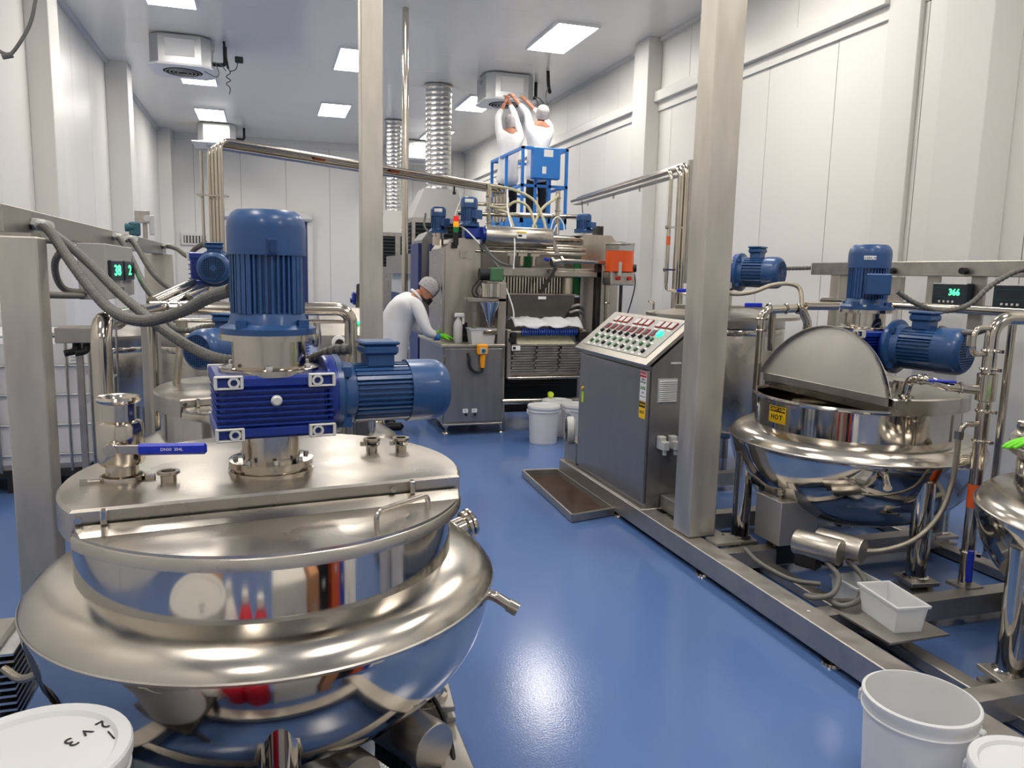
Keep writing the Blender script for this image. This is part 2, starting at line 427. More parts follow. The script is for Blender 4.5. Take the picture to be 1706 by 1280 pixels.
def gearbox(parent, M, w, d, h, name='gearbox', nf=7):
    """worm gearbox block, local origin at its centre: front is -y"""
    b = MB(M); b.box((0, 0, 0), (w*.9, d*.9, h*.96), bev=.012)
    b.lathe([(0, h*.44), (w*.43, h*.44), (w*.43, h*.5), (0, h*.5)], 32); b.lathe([(0, -h*.5), (w*.4, -h*.5), (w*.4, -h*.44), (0, -h*.44)], 32)
    b.box((0, 0, h*.40), (w*1.0, d*.98, h*.2), bev=.008); b.box((0, 0, -h*.40), (w*1.0, d*.98, h*.2), bev=.008)
    g = b.build(name, 'blue_gear', parent)
    for k in range(nf):
        z = -h*.27+h*.54*k/(nf-1); MB(M).box((0, 0, z), (w*.97, d*1.0, h*.028)).build('cooling_rib', 'blue_gear', g, smooth=0)
    for sx in (-1, 1):
        for sz in (-1, 1):
            for sy in (-1, 1):
                q = MB(M); c = (sx*w*.385, sy*d*.5, sz*h*.41)
                fr = w*.115; hh = h*.105; t = .02
                q.box((c[0], c[1], c[2]+hh*.86), (2*fr, t, hh*.3), bev=.002); q.box((c[0], c[1], c[2]-hh*.86), (2*fr, t, hh*.3), bev=.002)
                q.box((c[0]-fr*.9, c[1], c[2]), (fr*.22, t, hh*1.5)); q.box((c[0]+fr*.9, c[1], c[2]), (fr*.22, t, hh*1.5))
                q.lathe([(hh*.5, -t*.5), (hh*.86, -t*.5), (hh*.86, t*.5), (hh*.5, t*.5), (hh*.5, -t*.5)], 14, T(c[0]-sx*fr*.35, c[1], c[2]) @ RX(pi/2))
                q.build('machined_lug', 'machined', g, smooth=20)
    p = MB(M); p.lathe([(0, .010), (.011, .010), (.015, .006), (.017, 0)], 16, T(0, -d*.5, h*.1) @ RX(pi/2)); p.build('oil_plug', 'machined', g)
    return g
def arc(R, y0, n=48, sgn=1):
    """polygon of the disc of radius R cut at y=y0; sgn=1 keeps y>y0"""
    a = math.asin(y0/R)
    if sgn > 0: A, B = a, pi-a
    else: A, B = pi-a, 2*pi+a
    return [(R*cos(A+(B-A)*k/n), R*sin(A+(B-A)*k/n)) for k in range(n+1)]
YC = -.24      # where the lid is split, towards the operator
def kettle(label, loc, rotz, open_ang=0., legs=((-90, .64), (0, .64), (90, .64), (180, .64)), hmotor=0., drive=True, detail=True, fill='chocolate', hmot_len=.385, ports=True, tbv=-90., legz=0., hR=.098):
    t = thing('jacketed_kettle', label, 'kettle', loc, rotz, 'jacketed mixing kettles', world=False)
    b = MB(); b.lathe([(.700, .689), (.702, .68), (.699, .655), (.687, .592), (.662, .512), (.617, .432), (.547, .357), (.45, .292), (.33, .245), (.17, .217), (0, .21)], 96)
    jk = b.build('jacket', 'polished', t, smooth=60)
    MB().lathe([(.559, .768), (.58, .763), (.605, .757), (.632, .749), (.657, .738), (.677, .723), (.691, .706), (.7, .689)], 96).build('jacket_shoulder', 'shoulder', jk, smooth=60)
    MB().lathe([(.7005, .690), (.7045, .686), (.7040, .680), (.700, .677)], 96).build('weld_seam', 'satin', jk)
    b = MB(); b.lathe([(.561, .765), (.561, .922), (.574, .926), (.579, .936), (.574, .946), (.554, .946), (.549, .93), (.549, .70)], 96)
    b.build('rim_band', 'polished', t, smooth=40)
    MB().lathe([(.549, .72), (.548, .62), (.53, .50), (.46, .40), (.34, .33), (.16, .30), (0, .295)], 64).build('inner_bowl', fill, t, smooth=60)
    # fixed part of the lid
    b = MB(); A0, A1, A2 = arc(.591, YC), arc(.591, YC), arc(.583, YC+.004)
    b.loft([[(x, y, .928) for x, y in A0], [(x, y, 1.008) for x, y in A1], [(x, y, 1.016) for x, y in A2]])
    lid = b.build('fixed_lid', 'satin', t, smooth=25)
    cl = math.sqrt(.587**2-YC**2)
    # hinged part of the lid
    H = T(0, YC-.014, .965) @ RX(-open_ang) @ T(0, -YC+.014, -.965)
    if open_ang:
        H = T(0, YC-.02, 1.022) @ RX(-open_ang) @ T(0, -YC+.02, -.95); cq = math.sqrt(.587**2-YC**2)
        MB().bx(-cq*.97, cq*.97, YC-.03, YC-.012, .972, 1.022, bev=.003).build('hinge_bar', 'frame_steel', t, smooth=0)
    b = MB(H); pl = arc(.593, YC-.016, 48, -1); b.prism(pl, .944, .960); hl = b.build('hinged_lid', 'satin' if not open_ang else 'lid_satin', t, smooth=25)
    b = MB(H); cc = math.sqrt(.593**2-(YC-.016)**2)
    b._add([(-cc*.99, YC-.014, .960), (cc*.99, YC-.014, .960), (cc*.99, YC-.014, .976), (-cc*.99, YC-.014, .976), (-cc*.955, YC-.072, .9605), (cc*.955, YC-.072, .9605)],
           [(0, 1, 2, 3), (3, 2, 5, 4), (0, 3, 4), (1, 5, 2), (0, 4, 5, 1)])
    b.build('hinge_leaf', 'satin', hl, smooth=0)
    b = MB(H); lip = [(x, y) for x, y in pl]
    b.loft([[(x, y, .952) for x, y in lip], [(x*1.006, y*1.006, .949) for x, y in lip], [(x*1.006, y*1.006, .918) for x, y in lip], [(x*.998, y*.998, .918) for x, y in lip], [(x*.998, y*.998, .949) for x, y in lip]], cap=False, closed=False)
    b.build('lid_lip', 'satin', hl, smooth=50)
    b = MB(H); b.tube(fillet([(.21, -.475, .958), (.21, -.475, 1.002), (.39, -.375, 1.002), (.39, -.375, .958)], .02), .0075, 10); b.build('lid_handle', 'satin', hl)
    for x in (-.46, .38):
        q = MB(); q.box((x, YC-.012, .995), (.016, .026, .04), bev=.003); q.build('hinge_clip', 'polished', lid); q = MB(); q.cyl((x-.06, YC, .992), (x-.06, YC-.016, .992), .010, seg=6)
        q.build('hinge_bolt', 'polished', lid)
    # legs on blocks
    for la, lr in legs:
        a = RAD(la); x, y = lr*cos(a), lr*sin(a); z0 = legz
        lg = MB(); lg.cyl((x, y, .20+z0), (x, y, .60 if lr > .6 else .46), .052, seg=24); lg.lathe([(.052, .20), (.064, .2), (.064, .212), (.052, .218)], 24, T(x, y, z0))
        L = lg.build('leg', 'polished', t)
        pd = MB(); pd.lathe([(0, .02), (.085, .018), (.1, .008), (.104, -.02)], 28, frame((.575*cos(a), .575*sin(a), .42), (cos(a), sin(a), -.75))); pd.build('leg_pad', 'polished', L)
        bl = MB(T(x, y, z0) @ RZ(a)); bl.box((0, 0, .19), (.16, .16, .022), bev=.003); bl.box((0, 0, .165), (.07, .11, .03)); bl.box((0, 0, .142), (.17, .13, .016)); bl.cyl((.05, .05, .15), (.05, .05, .18), .012, seg=8); bl.cyl((-.05, -.05, .15), (-.05, -.05, .18), .012, seg=8)
        bl.build('load_cell', 'frame_steel', L, smooth=20)
    # bottom outlet
    o = MB(); o.cyl((0, 0, .16), (0, 0, .24), .045, seg=20); o.lathe([(0, .15), (.06, .15), (.06, .17), (.045, .175)], 20)
    o.build('outlet', 'pipe', t)
    if ports:
        p = MB(frame((.68, .14, .70), (1, .16, .25))); p.lathe([(.038, -.03), (.038, .03), (.052, .032), (.052, .044), (0, .044)], 24); p.lathe([(.05, .048), (.056, .052), (.056, .06), (.05, .066), (0, .066)], 24)
        p.build('jacket_port', 'pipe', jk)
        p = MB(); p.tube(fillet([(.58, -.30, .645), (.632, -.335, .632), (.672, -.365, .605)], .02), .017, 12); p.cyl((.664, -.36, .61), (.69, -.376, .595), .022, seg=12)
        p.build('drain_stub', 'pipe', jk)
    if drive:
        yd = .02
        n = MB(T(0, yd, 0)); n.lathe([(0, 1.01), (.13, 1.01), (.13, 1.026), (.116, 1.028), (.116, 1.036), (.128, 1.038), (.128, 1.056), (.088, 1.06), (.088, 1.135), (.10, 1.138), (.10, 1.155), (0, 1.155)], 40)
        nk = n.build('drive_neck', 'pipe', t)
        bolts(nk, T(0, yd, 0), .108, 8, 1.056)
        gb = gearbox(t, T(0, yd, 1.243), .345, .30, .188)
        n = MB(T(0, yd, 0)); n.lathe([(0, 1.330), (.15, 1.330), (.15, 1.348), (.14, 1.352), (.11, 1.354), (.11, 1.432), (.145, 1.434), (.145, 1.452), (0, 1.452)], 40)
        ln = n.build('motor_lantern', 'pipe', t); bolts(ln, T(0, yd, 0), .13, 6, 1.345, r=.01, h=.016, a0=.4); bolts(ln, T(0, yd, 0), .13, 4, 1.452, r=.011, h=.03, a0=pi/4)
        motor(t, T(0, yd, 1.452) @ RZ(RAD(tbv)), .110, .37, box=0, name='agitator_motor', fins=40, grille=False, tb=(tbv != -90.))
        if tbv == -90.:
            q = MB(T(0, yd, 0)); q.box((0, -.116, 1.712), (.03, .014, .05), bev=.004); q.box((0, -.119, 1.712), (.014, .016, .03)); q.build('junction_cap', 'blue_dark', t, smooth=0)
        Mh = T(0, yd, 1.253) @ RZ(hmotor) @ RY(pi/2) @ T(0, 0, .18)
        q = MB(Mh); q.lathe([(0, -.02), (.12, -.02), (.125, -.012), (.125, .012), (0, .012)], 40); q.build('worm_flange', 'blue_gear', gb)
        motor(t, Mh @ T(0, 0, .012), hR, hmot_len, box=pi, name='worm_motor', fins=36)
    return t
# ================================================================ left side: kettles, frame, pipes, tanks
K1 = kettle('polished steel kettle with closed lid and blue motors, filling the left foreground', (.008, 2.48, 0), RAD(7), legs=((-97, .62), (-12, .5), (83, .62), (173, .55)))
K1B = kettle('steel kettle half hidden directly behind the foreground kettle', (.02, 4.36, 0), RAD(20), legs=((-97, .62), (-12, .5), (83, .62), (173, .55)), hmotor=RAD(215))
# ball valve standing on the lid of the foreground kettle (part of it)
def clampv(b, p, axis, R, t=.008):
    b.lathe([(R, -t), (R+.006, -t), (R+.009, 0), (R+.006, t), (R, t)], 24, frame(p, axis))
K1i = K1.matrix_basis.inverted()
ORI[K1.name] = V((0, 0, 0))
Mv = T(-.425, .045, .032)
v = MB(Mv); v.lathe([(.062, .976), (.062, .99), (.045, .992), (.045, 1.03), (.058, 1.034), (.064, 1.045), (.064, 1.15), (.06, 1.16), (.045, 1.165), (.045, 1.215), (.058, 1.22), (.062, 1.228), (.058, 1.236), (.05, 1.234), (.042, 1.22), (.042, 1.17), (0, 1.168)], 36)
vo = v.build('ball_valve', 'pipe', K1)
v = MB(Mv); v.lathe([(0, .10), (.018, .10), (.022, .09), (.022, .06), (.034, .058), (.034, .04)], 18, T(0, 0, 1.095) @ RZ(-.25) @ RX(pi/2)); v.build('valve_stem', 'pipe', vo)
v = MB(Mv @ T(0, 0, 1.095) @ RZ(-.25) @ T(0, -.088, 0)); v.box((.04, 0, 0), (.09, .012, .028), bev=.003); v.build('handle_arm', 'pipe', vo)
v = MB(Mv @ T(0, 0, 1.095) @ RZ(-.25) @ T(0, -.09, 0)); v.box((.165, 0, 0), (.19, .016, .034), bev=.007); v.build('valve_handle', 'blue_handle', vo)
text('DN50  304L', .012, Mv @ T(0, 0, 1.095) @ RZ(-.25) @ T(.165, -.0985, 0) @ RX(pi/2), 'label_white', vo)
v = MB(Mv); clampv(v, (0, 0, .985), (0, 0, 1), .055, .014); v.box((-.08, -.02, .985), (.05, .02, .02), bev=.003); v.box((.075, -.02, .985), (.03, .03, .026), bev=.003); v.cyl((-.11, -.02, .985), (-.09, -.02, .985), .014, seg=8); v.build('valve_clamp', 'pipe', vo)
v = MB(T(-.30, -.02, .036)); v.lathe([(.022, .976), (.022, 1.0), (.032, 1.004), (.032, 1.012), (.02, 1.012), (.018, .99)], 18); v.build('lid_nozzle', 'pipe', K1)
for x, y in ((.36, .16), (.46, .14)):
    v = MB(T(x, y, .036)); v.lathe([(.02, .976), (.02, 1.015), (.03, 1.02), (.03, 1.028), (.018, 1.028), (.016, .99)], 18); clampv(v, (0, 0, 1.008), (0, 0, 1), .02, .006); v.box((-.03, 0, 1.01), (.02, .014, .014)); v.build('lid_nozzle', 'pipe', K1)
# drum motors and cable under the foreground kettle
def drum(label, p, a, L, R, grp=None):
    t = thing('drum_motor', label, 'motor', p, a, grp, world=False)
    b = MB(RY(pi/2)); b.lathe([(0, -L/2), (R*.96, -L/2), (R, -L/2+.006), (R, L/2-.006), (R*.96, L/2), (0, L/2)], 32, T(0, 0, 0)); b.build('housing', 'brushed_h', t)
    q = MB(); q.box((-L*.2, 0, -R-.02), (L*.5, R*1.1, .06), bev=.004); q.build('foot', 'dark_steel', t); return t
drum('brushed steel drum motor under the foreground kettle, right one of two', (.40, 2.25, .20), RAD(-60), .26, .078)
drum('brushed steel drum motor under the foreground kettle, left one of two', (.16, 2.15, .20), RAD(-60), .26, .078)
b = MB(); b.tube(spline([(.44, 2.45, .26), (.5, 2.38, .24), (.535, 2.28, .17), (.53, 2.15, .12), (.50, 2.0, .05)]), .008, 8)
solo(b, 'power_cable', 'rubber', 'black cable hanging beside the right leg of the foreground kettle', 'cable')
# left skid
sk = thing('kettle_skid', 'steel channel skid under the two kettles on the left', 'skid', (0, 3.5, 0))
for x in (-.56, .535): MB().bx(x-.05, x+.05, 1.3, 6.6, .05, .133, bev=.004).build('rail', 'frame_steel', sk, smooth=0)
for y in (1.5, 2.0, 3.1, 3.8, 5.0, 6.4): MB().bx(-.51, .485, y-.04, y+.04, .055, .128).build('cross_member', 'frame_steel', sk, smooth=0)
for x in (-.56, .535):
    for y in (1.7, 3.2, 4.7, 6.2): MB().cyl((x, y, 0), (x, y, .012), .04, seg=16).cyl((x, y, .012), (x, y, .05), .012, seg=10).build('foot', 'pipe', sk)
# ---------------------------------------------------------------- left overhead frame
fr = thing('cable_frame', 'brushed steel post and cable beam at the left edge', 'frame', (-.95, 3.65, 0))
MB().bx(-1.02, -.875, 3.58, 3.73, 0, 1.755, bev=.006).build('post', 'post_steel', fr, smooth=0)
MB().bx(-1.11, -1.0, 3.62, 9.0, 1.77, 1.885, bev=.004).build('beam', 'frame_steel', fr, smooth=0)
MB().bx(-1.18, -.92, 8.75, 8.85, 0, 1.77, bev=.004).build('post', 'post_steel', fr, smooth=0)
MB().bx(-1.08, -.9, 3.6, 3.74, 1.755, 1.77).build('cap_plate', 'frame_steel', fr, smooth=0)
for p, q in (((-1.0, 4.05, 1.825), (-.95, 3.97, 1.818)), ((-1.0, 6.0, 1.845), (-.96, 5.95, 1.84)), ((-1.0, 6.5, 1.845), (-.96, 6.45, 1.845)), ((-.99, 8.7, 1.85), (-.94, 8.6, 1.85))):
    g = MB(); g.cyl(p, q, .03, .03, seg=6); g.cyl(q, V(q)*2-V(p), .024, seg=14); g.build('cable_gland', 'machined', fr, smooth=20)
def conduit(pts, r, label, rib=.011, m='hose_grey', n=14):
    b = MB(); b.tube(spline(pts, n), r, 12, rib=rib); return solo(b, 'flexible_conduit', m, label, 'conduit', 'grey flexible conduits', smooth=25 if rib else 80)
conduit([(-.95, 3.97, 1.818), (-.88, 3.82, 1.785), (-0.789, 3.65, 1.685), (-0.672, 3.475, 1.555), (-0.56, 3.3, 1.469), (-0.432, 3.125, 1.446), (-0.29, 2.95, 1.49), (-0.178, 2.775, 1.55), (-.10, 2.62, 1.58)], .022, 'grey ribbed conduit sagging from left beam to the upright foreground motor')
conduit([(-.95, 4.1, 1.80), (-0.835, 3.875, 1.74), (-0.701, 3.65, 1.651), (-0.556, 3.425, 1.535), (-0.401, 3.2, 1.43), (-0.257, 2.975, 1.359), (-0.14, 2.80, 1.335), (.0, 2.735, 1.335), (.12, 2.66, 1.345), (.21, 2.585, 1.385), (.27, 2.555, 1.395)], .0205, 'grey ribbed conduit passing behind the steel lantern to the horizontal foreground motor')
conduit([(-.96, 5.95, 1.84), (-0.92, 5.85, 1.80), (-0.84, 5.7, 1.677), (-0.743, 5.45, 1.526), (-0.639, 5.2, 1.43)], .02, 'short grey conduit dropping from left beam past the green readouts')
conduit([(-.96, 6.45, 1.845), (-0.90, 6.3, 1.789), (-0.757, 6.0, 1.598), (-0.594, 5.7, 1.483), (-0.464, 5.4, 1.447)], .021, 'grey conduit from left beam ending above the wide horizontal steel pipe')
conduit([(-.94, 8.6, 1.85), (-0.802, 8.1, 1.813), (-0.665, 7.6, 1.742), (-0.563, 7.1, 1.797), (-0.45, 6.66, 1.84)], .022, 'thin grey conduit looping from the beam end to the far gear motor')
conduit([(-1.05, 4.0, 1.70), (-.98, 4.15, 1.755), (-0.93, 4.4, 1.74)], .016, 'short grey conduit curving behind the top of the left post')
conduit([(-0.93, 4.3, 1.735), (-1.0, 4.40, 1.66), (-1.03, 4.55, 1.569), (-1.02, 4.68, 1.51), (-0.95, 4.8, 1.495)], .018, 'grey conduit loop between left post and grey control box')
conduit([(-1.0, 3.78, 1.52), (-0.98, 4.3, 1.495), (-.965, 4.8, 1.475)], .017, 'lowest grey conduit between left post and grey control box')
conduit([(-0.53, 4.7, 1.36), (-0.48, 4.55, 1.315), (-0.40, 4.5, 1.305), (-0.325, 4.5, 1.325), (-0.225, 4.42, 1.34)], .017, 'small grey conduit drooping beside the fan of the hidden kettle motor')
# control box with green readouts under the beam
cb = thing('weighing_controller', 'grey control box with two green digit readouts under the left beam', 'control box', (-.9, 5.2, 1.45))
MB().bx(-.985, -.845, 4.8, 5.75, 1.455, 1.765, bev=.004).build('housing', 'grey_paint', cb, smooth=0)
for y0, y1, dg in ((4.86, 5.24, '38'), (5.3, 5.66, '2')):
    q = MB().bx(-.846, -.826, y0, y1, 1.555, 1.675, bev=.004).build('display', 'display_face', cb, smooth=0)
    text(dg, .085, face((-.8255, (y0+y1)/2, 1.615), (1, 0, 0)) @ Mx.Scale(2.6, 4, (1, 0, 0)), 'led_green', q, 'digits', bold=.001)
MB().cyl((-.80, 5.05, 1.50), (-.845, 5.05, 1.50), .022, seg=14).build('selector_switch', 'black', cb)
MB().bx(-.985, -.94, 4.9, 5.6, 1.765, 1.772).build('mounting_plate', 'frame_steel', cb, smooth=0)
# ---------------------------------------------------------------- pipework on the left
def piperun(label, paths, m='pipe', name='steel_pipe', grp=None, extra=None):
    """paths: list of (points, radius, fillet)"""
    b = MB()
    for pts, r, f in paths: b.tube(fillet(pts, f, 7) if f else pts, r, 20)
    if extra: extra(b)
    return solo(b, name, m, label, 'pipe', grp, smooth=50)
def clamps(b, pts, R):
    for p, ax in pts:
        clampv(b, p, ax, R, .007); q = frame(p, ax)
        b.cyl(q @ V((R+.004, 0, 0)), q @ V((R+.03, 0, 0)), .006, seg=8); b.cyl(q @ V((R+.03, 0, -.008)), q @ V((R+.03, 0, .008)), .011, seg=8)
t = thing('steel_pipe', 'thick polished steel pipe with elbow behind the foreground ball valve', 'pipe', (-.61, 3.3, .05))
MB().tube(fillet([(-.61, 3.3, .05), (-.61, 3.3, 1.43), (-.60, 4.98, 1.40)], .085, 8), .038, 24).build('tube', 'pipe', t, smooth=50)
for y, z in ((3.6, 1.425), (4.2, 1.414)): b = MB(); clamps(b, [((-.606, y, z), (0, 1, 0))], .038); b.build('clamp', 'pipe', t)
t = thing('steel_pipe', 'wide horizontal steel pipe running right behind the tall foreground motor', 'pipe', (0, 5.05, .9))
MB().tube(fillet([(-.66, 5.05, 1.40), (.52, 5.05, 1.40), (.52, 5.05, .9)], .09), .041, 24).build('tube', 'pipe', t, smooth=50)
for x in (-.50, -.56): b = MB(); clamps(b, [((x, 5.05, 1.40), (1, 0, 0))], .041); b.build('clamp', 'pipe', t)
MB().tube([(-.63, 5.1, 1.322), (.5, 5.1, 1.318)], .013, 12).build('return_line', 'pipe', t)
piperun('slim upright steel pipe in front of the left tank', [([(-.64, 4.9, 0), (-.635, 4.9, 1.37)], .027, 0)])
piperun('bundle of slanting steel pipes below the far gear motor', [([(-.66, 5.15, 1.43), (-.50, 6.0, 1.53)], .035, 0), ([(-.58, 5.15, 1.41), (-.43, 6.0, 1.50)], .03, 0)])
b = MB(); b.tube(spline([(-0.442, 4.55, 1.36), (-.45, 4.56, 1.25), (-0.463, 4.55, 1.14), (-0.489, 4.55, 0.94), (-.515, 4.56, .75), (-0.53, 4.6, 0.45)]), .021, 14); b.cyl((-.442, 4.55, 1.36), (-.442, 4.55, 1.31), .03, seg=8)
solo(b, 'braided_hose', 'braid', 'braided steel hose hanging in front of the second kettle lid', 'hose')
MB().bx(-.79, -.68, 5.55, 5.66, 0, 1.4, bev=.004)
solo(MB().bx(-.79, -.68, 5.55, 5.66, 0, 1.38, bev=.004), 'support_post', 'post_steel', 'square steel post behind the slim upright pipe on the left', 'post', smooth=0)
# upright tanks
def tank(label, loc, R, z0, z1, lidR=None, cone=.06, n=4, m='satin'):
    t = thing('upright_tank', label, 'tank', loc, 0, 'upright steel tanks', world=False)
    MB().lathe([(0, z0-.1), (R*.5, z0-.06), (R*.9, z0-.02), (R, z0+.05), (R, z1-.1), (R*.99, z1-.09), (R, z1-.08), (R, z1)], 64).build('body', m, t, smooth=45)
    lr = lidR or R*1.06
    MB().lathe([(R, z1-.012), (lr, z1-.012), (lr, z1+.014), (lr*.97, z1+.018), (lr*.35, z1+.018+cone), (0, z1+.018+cone)], 64).build('lid', 'satin', t, smooth=30)
    MB().lathe([(R*1.002, z1-.14), (R*1.012, z1-.13), (R*1.012, z1-.10), (R*1.002, z1-.09)], 64).build('band', 'polished', t)
    for k in range(n):
        a = pi/4+k*2*pi/n; MB().cyl((R*.85*cos(a), R*.85*sin(a), 0), (R*.85*cos(a), R*.85*sin(a), z0+.06), .04, seg=16).build('leg', 'pipe', t)
    return t
TA = tank('plain upright steel tank behind the white liquid tote', (-1.44, 8.05, 0), .45, .35, 1.0)
TB = tank('upright steel tank with blue gear motor, left of the tall foreground motor', (-.43, 6.55, 0), .42, .35, 1.14)
def sidedrive(t, z, ang, w=.26, R=.10, L=.34, gz=.2, off=0.):
    """gearbox on a neck with a horizontal motor"""
    MB().lathe([(0, z-.17), (.13, z-.17), (.13, z-.15), (.08, z-.145), (.08, z-.02), (.11, z-.018), (.11, z), (0, z)], 28).build('drive_neck', 'pipe', t)
    g = gearbox(t, T(0, 0, z+gz/2) @ RZ(ang), w, w*.95, gz, nf=5)
    Mh = T(0, 0, z+gz*.55) @ RZ(ang) @ T(0, off, 0) @ RY(pi/2) @ T(0, 0, w*.5)
    MB(Mh).lathe([(0, -.02), (R*1.25, -.02), (R*1.25, .01), (0, .01)], 32).build('worm_flange', 'blue_gear', g)
    return motor(t, Mh @ T(0, 0, .01), R, L, box=pi, name='worm_motor', fins=28)
sidedrive(TB, 1.5, RAD(-92), w=.27, R=.11, L=.26, gz=.26, off=.075)
# white liquid tote in a cage
tt = thing('liquid_tote', 'white plastic liquid tote in a steel cage by the left wall', 'tote', (-1.75, 6.75, 0))
MB().bx(-2.26, -1.25, 6.24, 7.24, .15, 1.13, bev=.05).build('bottle', 'tote_plastic', tt, smooth=20)
MB().bx(-2.29, -1.22, 6.2, 7.28, .11, .15).build('pallet_deck', 'dark_steel', tt, smooth=0)
for x in (-2.24, -1.75, -1.27): MB().bx(x-.05, x+.05, 6.2, 7.28, 0, .11).build('pallet_runner', 'dark_steel', tt, smooth=0)
for z in (.27, .49, .71, .92, 1.13):
    MB().tube([(-2.28, 6.22, z), (-1.23, 6.22, z), (-1.23, 7.26, z), (-2.28, 7.26, z), (-2.28, 6.22, z)], .009, 8).build('cage_bar', 'galv', tt)
for x in (-2.28, -2.06, -1.83, -1.60, -1.38, -1.23): MB().cyl((x, 6.205, .15), (x, 6.205, 1.14), .010, seg=8).build('cage_bar', 'galv', tt)
for y in (6.45, 6.7, 6.95, 7.2): MB().cyl((-1.215, y, .15), (-1.215, y, 1.14), .010, seg=8).build('cage_bar', 'galv', tt)
q = MB().bx(-1.36, -1.24, 6.2, 6.203, .94, 1.08).build('label_sheet', 'label_white', tt, smooth=0)
for k in range(5): MB().bx(-1.35, -1.27, 6.198, 6.2, 0.96+k*.022, 0.966+k*.022).build('print_line', 'grey_paint', q, smooth=0)
# junction tray with pipes and black connectors in front of the tote
jt = thing('pipe_bracket', 'small grey steel bracket box with black connectors before the tote', 'bracket', (-.95, 4.6, 0))
MB().bx(-1.06, -.88, 4.55, 4.75, 1.235, 1.315, bev=.004).build('box', 'frame_steel', jt, smooth=0)
MB().tube(fillet([(-1.22, 4.6, 1.275), (-1.06, 4.6, 1.275)], .02), .012, 10).build('stub_pipe', 'pipe', jt)
for x in (-.97, -.92): MB().tube(fillet([(x, 4.6, 1.235), (x, 4.58, 1.19), (x-.05, 4.56, 1.18)], .02), .018, 10).build('connector', 'rubber', jt)
MB().bx(-.98, -.95, 4.62, 4.66, 0, 1.235).build('stand', 'frame_steel', jt, smooth=0)
# small teal instrument on a bracket by the left wall
ti = thing('wall_instrument', 'small teal valve instrument on steel bracket rising above the left beam', 'instrument', (-1.42, 10.5, 0))
MB().bx(-1.42, -1.37, 10.5, 10.55, 0, 2.3, bev=.004).build('stand', 'frame_steel', ti, smooth=0)
MB().bx(-1.50, -1.33, 10.46, 10.5, 2.16, 2.31, bev=.004).build('bracket_plate', 'frame_steel', ti, smooth=0)
MB().bx(-1.56, -1.44, 10.38, 10.5, 2.0, 2.17, bev=.02).cyl((-1.6, 10.42, 2.1), (-1.5, 10.42, 2.1), .05, seg=14).build('actuator', 'teal', ti)
MB().cyl((-1.36, 10.44, 2.22), (-1.36, 10.5, 2.22), .04, seg=18).bx(-1.34, -1.28, 10.45, 10.49, 2.02, 2.26, bev=.01).build('gauge', 'vent_grey', ti)
# pipe bundle from the far left tank up and across to the depositing machine
pb = thing('overhead_pipe_rack', 'rack of slim steel pipes crossing overhead from left to the machine', 'pipe rack', (-.38, 6.62, 1.2))
A = V((-.36, 6.66, 2.6)); B = V((2.62, 8.78, 2.6)); d = (B-A).normalized(); s_ = V((d.y, -d.x, 0))
for k in range(4):
    o = s_*(.05*k-.075); zz = .012*k
    pts = [A+o+V((.0*k, 0, -1.35+.1*k)), A+o+V((.0*k, 0, zz)), B+o+V((0, 0, zz)), B+o+V((0, 0, -.35))]
    MB().tube(fillet(pts, .08, 7), .0185, 14).build('pipe_line', 'pipe', pb)
MB().tube([A-V((.1, 0, .8)), A-V((.1, 0, .05))], .012, 10).build('pipe_line', 'pipe', pb)
b = MB(); b.box((0, 0, 0), (.12, (B-A).length, .006), Mx.Translation((A+B)/2+V((0, 0, -.022))) @ RZ(math.atan2(d.y, d.x)-pi/2)); b.build('tray', 'frame_steel', pb, smooth=0)
for f in (.27, .52):
    p = A.lerp(B, f); b = MB(); b.lathe([(.0165, -.06), (.0165, .06)], 12, frame(p+s_*.05+V((0, 0, .02)), d)); b.build('orange_marker', 'orange_tape', pb)
for z in (1.75, 2.2):
    b = MB(); b.bx(-.5, -.26, 6.6, 6.63, z, z+.012); b.cyl((-.47, 6.58, z), (-.47, 6.66, z), .014, seg=8); b.build('pipe_clip', 'pipe', pb)
for f in (.42, .78):
    p = A.lerp(B, f); b = MB(); b.cyl(p+V((0, 0, -.03)), p+V((0, 0, -.09)), .01, seg=8); b.box(p+V((0, 0, -.1)), (.03, .03, .03)); b.build('hanger', 'black', pb)
# posts
solo(MB().bx(.645, .795, 5.52, 5.67, 0, HC, bev=.008), 'support_post', 'post_steel', 'scuffed square steel post from floor to ceiling, left of the aisle', 'post', 'floor to ceiling posts', smooth=0)
solo(MB().bx(.795, .80, 5.56, 5.63, 2.4, 3.9), 'bead', 'post_steel', 'thin strip on post', 'strip') if False else None
solo(MB().cyl((1.79, 10.4, 0), (1.79, 10.4, HC), .042, seg=24), 'support_pole', 'pipe', 'slim round polished pole just right of the scuffed left post', 'pole')
# small control cabinet with slanted panel beyond the kettles
cc = thing('operator_cabinet', 'small steel cabinet with slanted green-lit panel behind the left post', 'cabinet', (.55, 6.6, 0))
b = MB(); b.prism([(6.4, 0), (6.95, 0), (6.95, 1.32), (6.75, 1.32), (6.4, 1.12)], .42, .80, Mx(((0, 0, 1, 0), (1, 0, 0, 0), (0, 1, 0, 0), (0, 0, 0, 1)))); b.build('body', 'frame_steel', cc, smooth=0)
b = MB(); b.cyl((.56, 6.4, 1.06), (.56, 6.36, 1.06), .06, seg=20); b.cyl((.56, 6.36, 1.06), (.56, 6.34, 1.06), .045, seg=8); b.build('selector', 'label_white', cc)
MB().cyl((.56, 6.34, 1.06), (.56, 6.325, 1.06), .035, seg=16).build('selector_knob', 'dark_steel', cc)
MB().box((.72, 6.55, 1.216), (.05, .04, .02), RX(0)).build('push_button', 'button_lit', cc)
